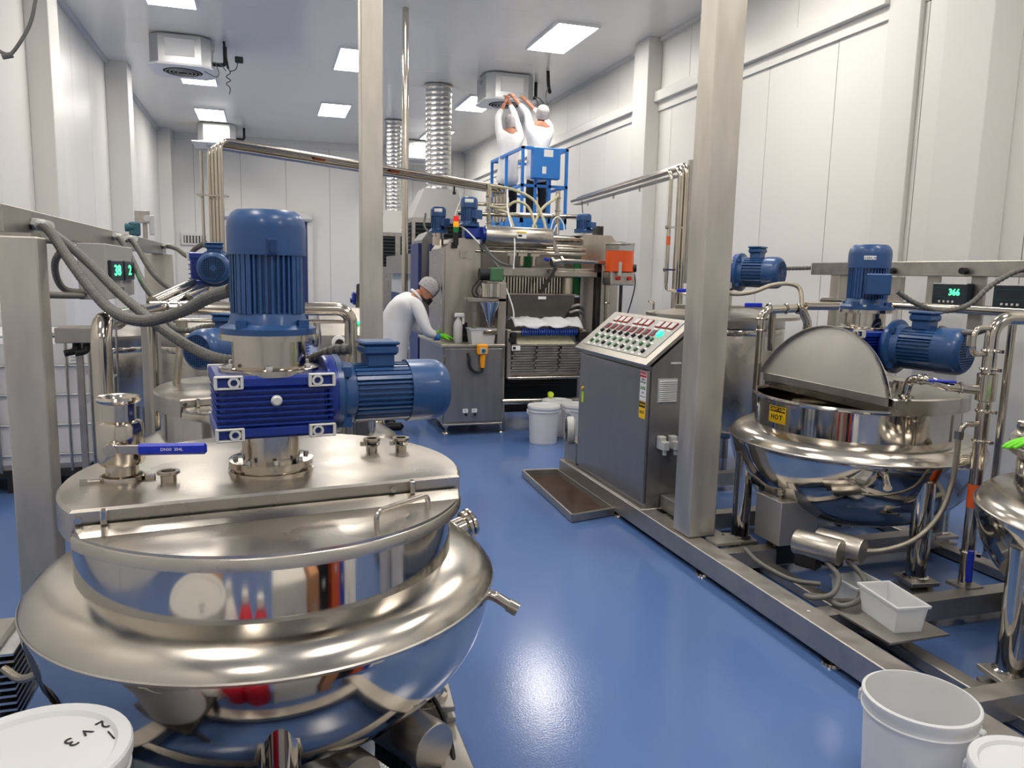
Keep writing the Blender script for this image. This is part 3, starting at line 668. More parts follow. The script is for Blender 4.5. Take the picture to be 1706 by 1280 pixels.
MB().lathe([(0, 0), (.1, 0), (.11, .01), (.11, .035), (.1, .04), (.09, .05), (.09, .09), (.11, .095), (.11, .12), (0, .12)], 32, frame((.40, 6.5, 1.12), (-1, 0, 0))).build('sight_flange', 'pipe', cc)
b = MB(); b.tube(spline([(.92, 7.9, 1.5), (.90, 7.8, 1.3), (.85, 7.6, 1.15), (.76, 7.2, 1.02), (.66, 6.98, .98)]), .05, 14); solo(b, 'suction_hose', 'rubber', 'thick black hose curving down behind the left post', 'hose')
bm = thing('blower_motor', 'small blue motor box peeking out left of the scuffed post', 'motor', (.88, 8.0, 0))
MB().bx(.84, .98, 7.95, 8.1, 1.3, 1.43, bev=.015).cyl((.82, 8.02, 1.35), (.84, 8.02, 1.35), .03, seg=12).build('housing', 'blue_gear', bm); MB().bx(.90, .96, 8.0, 8.06, 0, 1.3).build('stand', 'frame_steel', bm, smooth=0)
# ================================================================ right side: skid, kettles, console, pipes
LEGR = ((-98, .65), (-8, .65), (82, .65), (168, .65))
K2 = kettle('steel kettle with raised half lid and yellow hot caution sticker', (3.31, 3.66, .04), RAD(-90), open_ang=RAD(102), legs=tuple((a+90, r) for a, r in LEGR), hmotor=RAD(18), tbv=-25., hmot_len=.39, legz=-.12, hR=.118, fill='residue')
K3 = kettle('steel kettle cut off by the right edge, front right corner', (3.43, 1.99, .04), RAD(-90), legs=tuple((a+90, r) for a, r in LEGR), hmotor=RAD(60), legz=-.12)
# caution sticker on the rim band of K2 (curved round the band)
ORI[K2.name] = V((0, 0, 0))
a0 = RAD(-87); aw = .125
st = MB(); st.lathe([(.5622, .805), (.5625, .806), (.5625, .9), (.5622, .901)], 10, a0=a0-aw, a1=a0+aw); so = st.build('caution_sticker', 'yellow', K2, label='yellow caution hot sticker')
st = MB(); st.lathe([(.5632, .868), (.5632, .897)], 10, a0=a0-aw*.92, a1=a0+aw*.92); st.build('sticker_header', 'ink', so)
def onband(s, a, z, size, m, par):
    n = V((cos(a), sin(a), 0)); text(s, size, face(n*.5638+V((0, 0, z)), n), m, par, 'lettering', bold=.0006)
for i, ch in enumerate('CAUTION'): onband(ch, a0+(i-3)*.033, .8825, .024, 'yellow', so)
for i, ch in enumerate('HOT'): onband(ch, a0+(i-1)*.06, .838, .040, 'ink', so)
at = RAD(-42); tg = MB(T(0, .02, 0)); tg.lathe([(.1178, 1.735), (.1182, 1.736), (.1182, 1.756), (.1178, 1.757)], 8, a0=at-.27, a1=at+.27); tgo = tg.build('motor_tag', 'label_white', K2)
for i, ch in enumerate('1386 M'): n = V((cos(at+(i-2.5)*.085), sin(at+(i-2.5)*.085), 0)); text(ch, .015, face(n*.1188+V((0, .02, 1.746)), n), 'ink', tgo)
# nozzle, sight glass on K2's fixed lid
v = MB(T(.20, .12, .036)); v.lathe([(.02, .976), (.02, 1.01), (.034, 1.015), (.034, 1.024), (0, 1.024)], 18); v.build('lid_nozzle', 'pipe', K2)
v = MB(T(.36, -.10, .036)); v.lathe([(.02, .976), (.02, 1.03), (.032, 1.034), (.032, 1.04), (0, 1.04)], 18); v.build('lid_nozzle', 'pipe', K2)
# front skid
SX = 2.27
sk = thing('kettle_skid', 'long steel channel skid carrying the kettles on the right', 'skid', (2.9, 3, 0))
for x, w in ((SX+.06, .12), (2.68, .08), (3.95, .1)): MB().bx(x-w/2, x+w/2, .9, 5.75 if x < 2.4 else 5.2, .035 if x < 2.4 else .005, .155 if x < 2.4 else .06, bev=.004).build('rail', 'frame_steel', sk, smooth=0)
for y in (1.25, 2.0, 2.75, 3.55, 4.2, 5.1): MB().bx(2.39, 3.9, y-.045, y+.045, .045, .145).build('cross_member', 'frame_steel', sk, smooth=0)
for y in (1.5, 2.56, 3.6, 4.7): MB().lathe([(0, 0), (.05, 0), (.046, .012), (.014, .016), (.014, .04), (0, .04)], 18, T(SX+.05, y, 0)).build('foot', 'pipe', sk)
for y in (1.4, 3.0, 4.6): MB().lathe([(0, 0), (.05, 0), (.046, .012), (.014, .016), (.014, .04), (0, .04)], 18, T(4.06, y, 0)).build('foot', 'pipe', sk)
for x, y in ((2.3, 2.2), (2.33, 2.75), (2.31, 1.9)): MB().cyl((x, y, .155), (x, y, .158), .008, seg=10).build('bolt', 'machined', sk)
# post on the skid
solo(MB().bx(2.30, 2.48, 3.76, 3.94, .155, HC, bev=.008), 'support_post', 'post_steel', 'square steel post from skid to ceiling, in front of the console', 'post', 'floor to ceiling posts', smooth=0)
# base angle pieces at the post foot
bp = thing('base_bracket', 'low steel box and angle pieces at the foot of the right post', 'bracket', (2.45, 4.1, .155))
MB().bx(2.42, 2.56, 4.06, 4.32, .155, .25, bev=.003).build('box', 'frame_steel', bp, smooth=0)
MB().bx(2.39, 2.55, 3.6, 3.72, .155, .17).build('plate', 'frame_steel', bp, smooth=0)
# ---------------------------------------------------------------- control console
CY0, CY1 = 4.32, 5.47
co = thing('control_console', 'brushed steel control console with slanted panel of knobs and lit button', 'console', (2.5, 4.9, .03))
YZ = Mx(((1, 0, 0, 0), (0, 0, 1, 0), (0, 1, 0, 0), (0, 0, 0, 1)))   # prism (x, z) extruded along y
b = MB(); b.prism([(2.32, .16), (2.72, .16), (2.72, 1.32), (2.60, 1.32), (2.32, 1.085)], CY0+.01, CY1-.01, YZ); b.build('body', 'cabinet_steel', co, smooth=0)
MB().bx(2.28, 2.72, CY0-.005, CY1+.02, .035, .16, bev=.003).build('plinth', 'frame_steel', co, smooth=0)
dr = MB().bx(2.298, 2.32, CY0+.02, CY1-.02, .19, 1.06, bev=.004).build('door', 'cabinet_steel', co, smooth=0)
MB().cyl((2.285, CY1-.10, .80), (2.30, CY1-.10, .80), .012, seg=12).build('door_lock', 'yellow', dr); MB().bx(2.292, 2.298, CY1-.115, CY1-.085, .69, .77).build('lock_tag', 'lime', dr, smooth=0)
# slanted top with rim
sl = V((.30, 0, .248)).normalized(); nrm = V((-sl.z, 0, sl.x)); P0 = V((2.285, 0, 1.092))
def slab(b, u0, u1, y0, y1, h0, h1):
    vs = [];
    for u in (u0, u1):
        for y in (y0, y1):
            for h in (h0, h1): p = P0+sl*u+nrm*h; vs.append((p.x, y, p.z))
    b._add(vs, [(0, 1, 3, 2), (4, 6, 7, 5), (0, 4, 5, 1), (2, 3, 7, 6), (0, 2, 6, 4), (1, 5, 7, 3)]); return b
SLW = .42
tp = slab(MB(), -.01, SLW, CY0-.012, CY1+.012, 0, .022).build('slanted_top', 'brushed', co, smooth=0)
slab(MB(), .045, SLW-.03, CY0+.075, CY1-.06, .022, .026).build('panel_plate', 'grey_paint', tp, smooth=0)
def pos(u, y, h=.026): p = P0+sl*u+nrm*h; return V((p.x, y, p.z))
def knob(u, y, r, h, m, name, seg=14):
    MB().lathe([(0, h), (r*.85, h), (r, h*.8), (r, 0)], seg, frame(pos(u, y), nrm)).build(name, m, tp)
L0 = CY0+.13; LW = (CY1-CY0)-.26
# breakers / displays (top rows), knobs, buttons in columns
for k in range(9):
    y = CY1-.14-LW*.93*k/8
    if k < 8:
        knob(.205, y, .017, .02, 'black', 'selector_knob')
        b = slab(MB(), .195, .215, y-.004, y+.004, .045, .052); b.build('knob_pointer', 'label_white', tp, smooth=0)
        slab(MB(), .235, .285, y-.03, y+.03, .026, .034).build('meter', 'red_tag', tp, smooth=0); slab(MB(), .24, .28, y-.022, y+.022, .034, .0355).build('meter_face', 'display_face', tp, smooth=0)
    knob(.145, y, .016, .016, 'gear_green', 'push_button'); knob(.088, y-.01, .016, .016, 'gear_green' if k % 3 != 2 else 'black', 'push_button')
    slab(MB(), .165, .178, y-.02, y+.02, .026, .0275).build('name_plate', 'label_white', tp, smooth=0); slab(MB(), .108, .12, y-.02, y+.02, .026, .0275).build('name_plate', 'label_white', tp, smooth=0)
    slab(MB(), .055, .066, y-.02, y+.02, .026, .0275).build('name_plate', 'label_white', tp, smooth=0)
for g in range(3):
    for k in range(3):
        y = CY1-.17-g*.33-k*.085
        slab(MB(), .315, .375, y-.034, y+.034, .026, .036).build('temperature_meter', 'red_tag', tp, smooth=0); slab(MB(), .32, .37, y-.029, y+.029, .036, .0375).build('meter_face', 'vent_grey', tp, smooth=0)
        slab(MB(), .296, .308, y-.025, y+.025, .026, .0275).build('name_plate', 'label_white', tp, smooth=0)
knob(.255, CY0+.19, .026, .022, 'button_lit', 'lit_button'); knob(.20, CY0+.22, .016, .016, 'gear_green', 'push_button')
# stickers on the front right of the console
def sticker(par, p, n, w, h, m, name='sticker', th=.002, up=(0, 0, 1)):
    b = MB(face(p, n, up)); b.box((0, 0, th/2), (w, h, th)); return b.build(name, m, par, smooth=0)
s1 = sticker(co, (2.298, CY0+.075, .955), (-1, 0, 0), .085, .19, 'label_white')
sticker(s1, (2.296, CY0+.075, 1.03), (-1, 0, 0), .078, .034, 'sticker_red', 'sticker_header')
text('DANGER', .018, face((2.2935, CY0+.075, 1.03), (-1, 0, 0)), 'label_white', s1); text('HIGH', .018, face((2.2955, CY0+.075, .998), (-1, 0, 0)), 'ink', s1); text('VOLTAGE', .016, face((2.2955, CY0+.075, .98), (-1, 0, 0)), 'ink', s1)
text('LOCK', .026, face((2.2955, CY0+.075, .942), (-1, 0, 0)), 'green', s1, bold=.001); text('OUT', .018, face((2.2955, CY0+.075, .912), (-1, 0, 0)), 'ink', s1); text('before servicing', .0095, face((2.2955, CY0+.075, .888), (-1, 0, 0)), 'ink', s1)
s2 = sticker(co, (2.298, CY0+.075, .80), (-1, 0, 0), .085, .11, 'yellow'); sticker(s2, (2.296, CY0+.075, .835), (-1, 0, 0), .078, .034, 'ink', 'sticker_header')
text('CAUTION', .017, face((2.2935, CY0+.075, .835), (-1, 0, 0)), 'yellow', s2); text('HOT', .03, face((2.2955, CY0+.075, .785), (-1, 0, 0)), 'ink', s2)
# vent grille and sockets on the end of the console
gv = MB().bx(2.365, 2.50, CY0-.004, CY0+.012, .855, 1.01, bev=.002).build('vent_grille', 'vent_grey', co, smooth=0)
for k in range(11): MB(T(2.4325, CY0-.006, .868+k*.0128) @ RX(.5)).box((0, 0, 0), (.124, .012, .0025)).build('louvre', 'label_white', gv, smooth=0)
MB().bx(2.45, 2.52, CY0-.002, CY0+.01, 1.105, 1.115).build('name_plate', 'label_white', co, smooth=0)
for x in (2.40, 2.48):
    q = MB(); q.box((x, CY0-.015, .60), (.05, .05, .085), bev=.006); q.box((x+.006, CY0-.05, .585), (.045, .05, .06), bev=.006); s0 = q.build('socket', 'vent_grey', co)
    MB().cyl((x+.006, CY0-.05, .555), (x+.006, CY0-.05, .525), .014, seg=12).build('plug_nut', 'vent_grey', s0)
# small pump with motor at the far end of the console
pf = thing('blower_fan', 'small grey fan housing standing beyond the console by the buckets', 'fan', (2.33, 5.7, .2))
MB().lathe([(0, 0), (.10, 0), (.11, .01), (.11, .05), (.1, .06), (0, .06)], 28, frame((2.33, 5.6, .42), (-1, .3, 0))).build('guard', 'vent_grey', pf)
for k in range(4): MB().ring((2.27, 5.618, .42), (-1, .3, 0), .025+.022*k, .003, 24, 6).build('guard_ring', 'dark_steel', pf)
MB().bx(2.31, 2.42, 5.5, 5.75, .155, .34, bev=.006).build('base', 'frame_steel', pf)
# drip tray with chocolate on the floor
tr = thing('drip_tray', 'shallow steel tray smeared with dark chocolate on the blue floor', 'tray', (2.1, 5.2, 0))
tc = [(1.93, 4.62), (2.275, 4.70), (2.275, 5.80), (1.98, 5.82)]
b = MB(); b.prism(tc, .012, .016); b.build('base', 'pan_steel', tr, smooth=0)
for p, q in zip(tc, tc[1:]+tc[:1]):
    p, q = V((*p, .03)), V((*q, .03)); d = q-p; b = MB(); b.box((0, 0, 0), (d.length, .012, .048), Mx.Translation((p+q)/2) @ RZ(math.atan2(d.y, d.x))); b.cyl(p+V((0, 0, .024)), q+V((0, 0, .024)), .008, seg=8); b.build('edge', 'frame_steel', tr)
b = MB(); b.prism([(1.96, 4.66), (2.26, 4.73), (2.26, 5.72), (2.02, 5.74)], .016, .019); b.build('chocolate_residue', 'chocolate', tr, smooth=0)
for x, y in ((1.95, 4.66), (2.25, 4.74), (2.25, 5.75), (2.0, 5.77)): MB().cyl((x, y, 0), (x, y, .012), .015, seg=10).build('foot', 'rubber', tr)
# ---------------------------------------------------------------- rear cable frame on the right
BX = 4.32
rf = thing('cable_frame', 'brushed steel cable beam on posts along the right wall', 'frame', (BX, 3, 0))
MB().bx(BX, BX+.11, -.5, 5.4, 1.70, 1.80, bev=.004).build('beam', 'frame_steel', rf, smooth=0)
for y in (5.12, 3.0, 1.0): MB().bx(BX+.01, BX+.11, y-.05, y+.05, 0, 1.70, bev=.004).build('post', 'post_steel', rf, smooth=0)
for y in (4.18, 3.83, 3.35): MB().bx(BX+.03, BX+.05, y-.05, y+.05, 1.36, 1.70).build('display_bracket', 'frame_steel', rf, smooth=0)
MB().cyl((BX-.02, 5.2, 1.49), (BX-.02, -.5, 1.49), .03, seg=18).build('pipe_rail', 'pipe', rf)
MB().bx(BX+.02, BX+.06, 4.45, 4.95, 1.50, 1.69, bev=.003).build('side_plate', 'frame_steel', rf, smooth=0)
for y in (4.5, 3.9, 3.42): MB().cyl((BX, y, 1.735), (BX-.05, y-.01, 1.735), .022, seg=8).build('cable_gland', 'rubber', rf)
for k, (y0, y1, d) in enumerate(((3.85, 4.12, '366'), (3.40, 3.66, ''))):
    q = thing('weight_display', ['black weighing display showing green 366 on the right frame', 'dark weighing display without digits near the right edge'][k], 'display', (BX-.05, y0, 1.5))
    MB().bx(BX-.035, BX+.03, y0, y1, 1.515, 1.655, bev=.006).build('housing', 'display_face', q, smooth=0)
    for e in ((y0+.03, y1-.02, 1.622, 1.624), (y0+.03, y1-.02, 1.562, 1.564)): MB().bx(BX-.0375, BX-.034, *e).build('frame_line', 'teal', q, smooth=0)
    MB().bx(BX-.0375, BX-.034, y1-.022, y1-.02, 1.562, 1.624).build('frame_line', 'teal', q, smooth=0)
    if d: text(d, .058, face((BX-.038, (y0+y1)/2-.045, 1.595), (-1, 0, 0)), 'led_green', q, 'digits', bold=.001)
    for j in range(4): MB().cyl((BX-.04, y1-.07-j*.035, 1.535), (BX-.033, y1-.07-j*.035, 1.535), .008, seg=10).build('key', 'machined', q)
def conduitR(pts, r, label): return conduit(pts, r, label, rib=.014)
conduitR([(3.49, 3.6, 1.60), (3.56, 3.57, 1.55), (3.66, 3.55, 1.51), (3.775, 3.52, 1.494), (3.93, 3.5, 1.535), (4.06, 3.48, 1.65), (4.20, 3.44, 1.735), (4.27, 3.42, 1.737)], .017, 'grey conduit rising from the upright kettle motor across the 366 display')
conduitR([(3.52, 3.3, 1.41), (3.49, 3.2, 1.40), (3.46, 3.05, 1.40), (3.40, 2.9, 1.44)], .016, 'grey conduit from the horizontal motor of the open kettle to the right')
conduitR([(4.16, 5.55, 1.745), (4.25, 5.52, 1.75), (4.34, 5.42, 1.755)], .018, 'stub of grey conduit between far right motor and cable beam')
conduitR([(4.05, 2.75, 1.55), (4.15, 2.95, 1.60), (4.25, 3.1, 1.70)], .016, 'grey conduit crossing the dark display near the right edge')
# ---------------------------------------------------------------- pipe manifold between the two right kettles
mf = thing('pipe_manifold', 'polished steel riser with clamps and valve between the right kettles', 'pipe manifold', (3.18, 2.68, .06))
MB().tube(fillet([(3.18, 2.68, .06), (3.18, 2.68, 1.50), (3.62, 2.62, 1.505)], .09, 8), .031, 22).build('riser', 'pipe', mf, smooth=50)
b = MB(); b.lathe([(.033, -.07), (.046, -.065), (.046, .065), (.033, .07)], 24, T(3.18, 2.68, 1.165)); b.build('valve_body', 'pipe', mf)
for z in (1.345, 1.255, 1.05, .9, .33): b = MB(); clamps(b, [((3.18, 2.68, z), (-.3, .1, 1) if False else (0, 0, 1))], .031); b.build('clamp', 'pipe', mf)
MB().tube(fillet([(3.15, 2.69, 1.15), (3.02, 2.76, 1.16), (2.95, 2.80, 1.19), (2.98, 2.95, 1.17), (3.0, 3.02, .985)], .05), .022, 16).build('branch', 'pipe', mf, smooth=50)
for cl_ in (((3.075, 2.73, 1.157), (1, -.5, 0)), ((2.965, 2.86, 1.185), (.2, 1, 0)), ((2.99, 2.99, 1.08), (0, 0, 1))): b = MB(); clamps(b, [cl_], .022); b.build('clamp', 'pipe', mf)
MB(frame((3.06, 2.72, 1.185), (-1, .42, .05))).box((0, 0, .085), (.026, .012, .13), bev=.005).build('valve_handle', 'blue_handle', mf)
MB().tube(fillet([(3.18, 2.68, 1.455), (3.05, 2.66, 1.455), (3.03, 2.66, 1.33), (3.15, 2.68, 1.33)], .04), .013, 12).build('bypass', 'pipe', mf)
MB().cyl((3.03, 2.66, 1.37), (3.03, 2.66, 1.42), .02, seg=8).build('bypass_union', 'pipe', mf)
MB().tube(fillet([(3.16, 2.68, .985), (3.06, 2.68, .985), (3.05, 2.69, .93)], .03), .014, 12).build('drain_elbow', 'pipe', mf); MB().cyl((3.05, 2.69, .95), (3.05, 2.69, .91), .021, seg=8).build('drain_union', 'pipe', mf)
MB().lathe([(.0325, -.06), (.0325, .06)], 18, T(3.18, 2.68, .62)).build('orange_marker', 'orange_tape', mf)
MB(frame((3.13, 2.62, .34), (-.1, -.1, -1))).box((0, 0, .06), (.03, .012, .16), bev=.005).build('valve_handle', 'blue_handle', mf)
MB().bx(3.12, 3.24, 2.62, 2.74, .145, .16).build('base_flange', 'frame_steel', mf, smooth=0)
mf.location = (3.34, 2.83, .05)
b = MB(); b.tube(spline([(3.21, 2.84, .92), (3.22, 2.85, .82), (3.23, 2.87, .66), (3.18, 2.88, .50), (3.06, 2.90, .38), (2.92, 2.95, .32), (2.80, 3.0, .31)], 12), .0135, 14)
solo(b, 'braided_hose', 'braid', 'braided steel hose looping under the open kettle from the riser', 'hose')
piperun('thin upright steel pipe leaning by the right wall behind the riser', [([(4.16, 3.4, .0), (4.16, 3.4, 1.46)], .022, 0)])
# housings under K2
ub = thing('heater_box', 'grey sheet steel box under the bowl of the open kettle', 'steel box', (2.75, 3.3, .155))
MB().bx(2.67, 2.92, 3.43, 3.66, .19, .44, bev=.004).build('box', 'lid_satin', ub, smooth=0); MB().bx(2.72, 2.87, 3.5, 3.6, .055, .19).build('stand', 'dark_steel', ub, smooth=0)
drum('brushed steel drum motor under the open kettle, left one of two', (2.62, 3.06, .325), RAD(-63), .23, .065)
drum('brushed steel drum motor under the open kettle, right one of two', (2.745, 3.05, .325), RAD(-63), .23, .065)
for k, (pts, lb) in enumerate((([(2.62, 2.99, .27), (2.60, 2.88, .24), (2.50, 2.80, .20), (2.42, 2.82, .18), (2.42, 2.88, .165), (2.54, 2.90, .14)], 'left'), ([(2.74, 2.98, .27), (2.70, 2.82, .24), (2.59, 2.72, .2), (2.50, 2.72, .175), (2.50, 2.79, .165), (2.64, 2.82, .14)], 'right'))):
    conduit(pts, .013, 'short grey cable looping onto the skid below the drum motors, ' + lb + ' of two', rib=0)
conduit([(2.45, 3.42, .20), (2.42, 3.25, .19), (2.46, 3.05, .175), (2.56, 2.95, .18)], .012, 'thin grey cable from load cell along the right skid', rib=0)
b = MB(); b.tube(spline([(2.52, 3.96, 1.62), (2.51, 3.97, 1.3), (2.515, 3.98, 1.0), (2.50, 3.97, .66), (2.505, 3.94, .36), (2.55, 3.90, .165)], 10), .012, 10)
solo(b, 'air_hose', 'blue_hose', 'bright blue air hose running down the back of the right post', 'hose')
# chain of fittings behind the front leg of K2
fcx = 0
fc = thing('steam_fittings', 'column of small steel pipe fittings behind the front leg of the open kettle', 'pipe fitting', (2.72, 3.52, .155))
MB().cyl((2.72, 3.52, .155), (2.72, 3.52, .62), .013, seg=10).build('stem', 'pipe', fc)
for k in range(5): MB().cyl((2.72, 3.52, .22+k*.08), (2.72, 3.52, .255+k*.08), .026, seg=6).build('union_nut', 'pipe', fc)
for k in range(2): MB().cyl((2.68, 3.50, .28+k*.16), (2.76, 3.54, .28+k*.16), .016, seg=8).build('side_port', 'pipe', fc)
# ---------------------------------------------------------------- far right tank
TR = tank('large upright steel tank behind the console with flat lid', (3.72, 5.75, 0), .52, .38, 1.34, lidR=.64, cone=.05)
MB().bx(3.35, 4.1, 5.6, 5.9, 1.38, 1.425, bev=.004).build('lid_bridge', 'satin', TR)
for o in TR.children:
    if o.name.startswith('lid_bridge'):
        o.location = (-3.72, -5.75, 0)
sidedrive(TR, 1.575, RAD(-58), w=.26, R=.122, L=.36, gz=.24)
t = MB(T(-.52, .25, 1.37)); t.tube(fillet([(0, 0, 0), (0, 0, .07), (-.05, 0, .07)], .02), .01, 8); t.build('lid_hook', 'pipe', TR)
p2 = thing('pipe_manifold', 'cluster of steel pipes, clamps and blue valve handles above the far right tank', 'pipe manifold', (3.35, 4.75, .3))
MB().tube(fillet([(3.30, 4.6, .3), (3.30, 4.6, 1.44), (3.64, 4.62, 1.455), (3.72, 4.64, 1.35), (3.74, 4.7, .9)], .07), .03, 18).build('main_pipe', 'pipe', p2, smooth=50)
MB().tube(fillet([(3.42, 4.64, 1.45), (3.43, 4.66, 1.32), (3.45, 4.68, 1.15)], .06), .024, 16).build('drop_pipe', 'pipe', p2, smooth=50)
for x, z in ((3.30, 1.30), (3.30, 1.38)): b = MB(); clamps(b, [((x, 4.6, z), (0, 0, 1))], .03); b.build('clamp', 'pipe', p2)
for x in (3.36, 3.5, 3.6): b = MB(); clamps(b, [((x, 4.61, 1.45), (1, 0, 0))], .03); b.build('clamp', 'pipe', p2)
MB().box((3.19, 4.55, 1.475), (.14, .014, .03), bev=.005).build('valve_handle', 'blue_handle', p2)
MB().tube(spline([(3.0, 4.8, 1.60), (3.08, 4.8, 1.575), (3.18, 4.78, 1.545), (3.32, 4.76, 1.56), (3.46, 4.74, 1.61), (3.60, 4.72, 1.625), (3.66, 4.68, 1.59), (3.66, 4.64, 1.47)]), .016, 12).build('flex_line', 'braid', p2)
MB().tube([(3.66, 4.6, 1.47), (4.3, 4.45, 1.48)], .028, 16).build('cross_pipe', 'pipe', p2)
# overhead pipes on the right
pr = thing('overhead_pipe_rack', 'rack of steel pipes running overhead along the right side to the machine', 'pipe rack', (3.55, 6.3, 1.3))
A = V((3.56, 6.32, 2.6)); B = V((3.88, 9.5, 2.6)); d = (B-A).normalized(); s_ = V((d.y, -d.x, 0))
for k, (o, r, zb) in enumerate(((-.07, .017, 1.60), (.02, .03, 1.32), (.075, .025, 1.32))):
    MB().tube(fillet([A+s_*o+V((0, 0, zb-2.6)), A+s_*o+V((0, 0, .03*k)), B+s_*o+V((0, 0, .03*k))], .08, 8), r, 16).build('pipe_line', 'pipe', pr, smooth=50)
MB().tube(fillet([A+s_*-.07+V((0, 0, -1.0)), A+s_*-.07+V((0, 0, -1.06)), A+s_*.0+V((.05, -.05, -1.08)), A+V((.3, -.3, -1.2))], .04), .014, 12).build('pipe_line', 'pipe', pr)
b = MB(); b.box((0, 0, 0), (.1, (B-A).length, .008), Mx.Translation((A+B)/2+V((0, 0, -.04))) @ RZ(math.atan2(d.y, d.x)-pi/2)); b.build('tray', 'frame_steel', pr, smooth=0)
MB().box(A+s_*.11+V((0, 0, -.45)), (.035, .035, 1.1)).build('strut', 'frame_steel', pr, smooth=0)
for z in (2.1, 1.72): MB().box(A+V((0, 0, z-2.6)), (.2, .05, .014)).cyl(A+s_*-.1+V((0, 0, z-2.6)), A+s_*-.06+V((0, 0, z-2.6)), .018, seg=8).build('pipe_clip', 'pipe', pr)
MB().lathe([(.0185, -.04), (.0185, .04)], 14, Mx.Translation(A+s_*-.07+V((0, 0, -.62)))).build('orange_marker', 'orange_tape', pr)
for f in (.3, .55, .85): MB().cyl(A.lerp(B, f)+V((0, 0, -.04)), A.lerp(B, f)+V((0, 0, -.09)), .012, seg=8).build('hanger', 'pipe', pr)
v2 = thing('sanitary_valve', 'upright sanitary valve with blue lever left of the far right tank', 'valve', (3.22, 5.35, 1.26))
MB().lathe([(.03, 1.30), (.045, 1.305), (.045, 1.315), (.026, 1.32), (.026, 1.42), (.038, 1.425), (.038, 1.5), (.026, 1.505), (.026, 1.6), (.034, 1.605), (.034, 1.615), (0, 1.615)], 20, T(3.26, 5.4, 0)).build('body', 'pipe', v2)
MB().box((3.13, 5.38, 1.55), (.13, .015, .03), bev=.005).build('lever', 'blue_handle', v2); MB().tube([(3.28, 5.4, 1.55), (3.5, 5.42, 1.55)], .018, 12).build('side_pipe', 'residue', v2)
MB().tube(fillet([(3.26, 5.4, 1.30), (3.40, 5.42, 1.29)], .02), .02, 12).build('foot_pipe', 'pipe', v2)
# ================================================================ depositing machine in the middle
dm = thing('depositing_machine', 'large stainless depositing machine with hopper, rollers and conveyor in the middle', 'machine', (2.6, 8, 0))
# operator-side cabinet and towers
cab = MB().bx(1.68, 2.31, 7.52, 8.75, .12, .91, bev=.004).build('cabinet', 'cabinet_steel', dm, smooth=0)
MB().bx(1.66, 2.33, 7.5, 8.77, .905, .932, bev=.004).build('cabinet_top', 'machine_steel', cab, smooth=0)
MB().bx(1.69, 2.30, 7.50, 7.52, .14, .89, bev=.003).build('cabinet_door', 'cabinet_steel', cab, smooth=0)
MB().bx(1.68, 2.31, 7.495, 7.6, .105, .122, bev=.003).build('bottom_strip', 'frame_steel', cab, smooth=0)
for z in (.36, .78): MB().bx(1.672, 1.70, 7.49, 7.515, z-.04, z+.04, bev=.004).build('door_hinge', 'pipe', cab, smooth=0)
for x in (1.915, 2.01):
    q = sticker(cab, (x, 7.50, .255), (0, -1, 0), .055, .04, 'label_white', 'switch_label'); MB().cyl((x+.005, 7.50, .215), (x+.005, 7.485, .215), .014, seg=12).build('door_latch', 'black', q)
    text('4L' if x < 1.95 else 'A1', .022, face((x, 7.4975, .255), (0, -1, 0)), 'ink', q)
XZ = Mx(((1, 0, 0, 0), (0, 0, 1, 0), (0, 1, 0, 0), (0, 0, 0, 1)))
b = MB(); b.prism([(1.78, .93), (2.16, .93), (2.16, 1.95), (2.06, 2.02), (1.86, 2.0), (1.78, 1.90)], 7.9, 8.6, XZ); b.build('left_tower', 'machine_steel', dm, smooth=0)
MB().bx(1.93, 2.07, 7.885, 7.9, 1.80, 1.88).build('tower_plate', 'satin', dm, smooth=0)
MB().bx(1.755, 1.78, 7.92, 8.6, .95, 1.88).build('tower_edge', 'satin', dm, smooth=0)
MB().bx(1.80, 1.93, 8.8, 8.85, 1.40, 1.97).build('blue_guard', 'blue_panel', dm, smooth=0)
b = MB(); b.prism([(1.74, .3), (1.98, .3), (1.98, 2.06), (1.90, 2.14), (1.80, 2.10), (1.74, 2.02)], 8.95, 9.5, XZ); b.build('rear_tower', 'cabinet_steel', dm, smooth=0)
MB().bx(1.705, 1.74, 9.0, 9.5, .3, 1.98).build('blue_guard', 'blue_panel', dm, smooth=0)
b = MB(); b.prism([(3.36, .1), (3.80, .1), (3.80, 1.98), (3.70, 2.1), (3.36, 2.1)], 8.0, 8.7, XZ); b.build('right_tower', 'machine_steel', dm, smooth=0)
MB().bx(3.325, 3.36, 7.95, 8.6, .1, 1.95).build('tower_edge', 'satin', dm, smooth=0)
MB().bx(3.44, 3.50, 7.78, 7.86, .1, 1.78, bev=.004).build('side_upright', 'dark_steel', dm, smooth=0)
MB().bx(2.32, 3.40, 8.45, 8.55, .95, 2.05).build('back_plate', 'frame_steel', dm, smooth=0)
for y in (8.6, 9.4): MB().bx(1.95, 3.6, y, y+.06, 1.9, 2.0).build('tie_beam', 'frame_steel', dm, smooth=0)
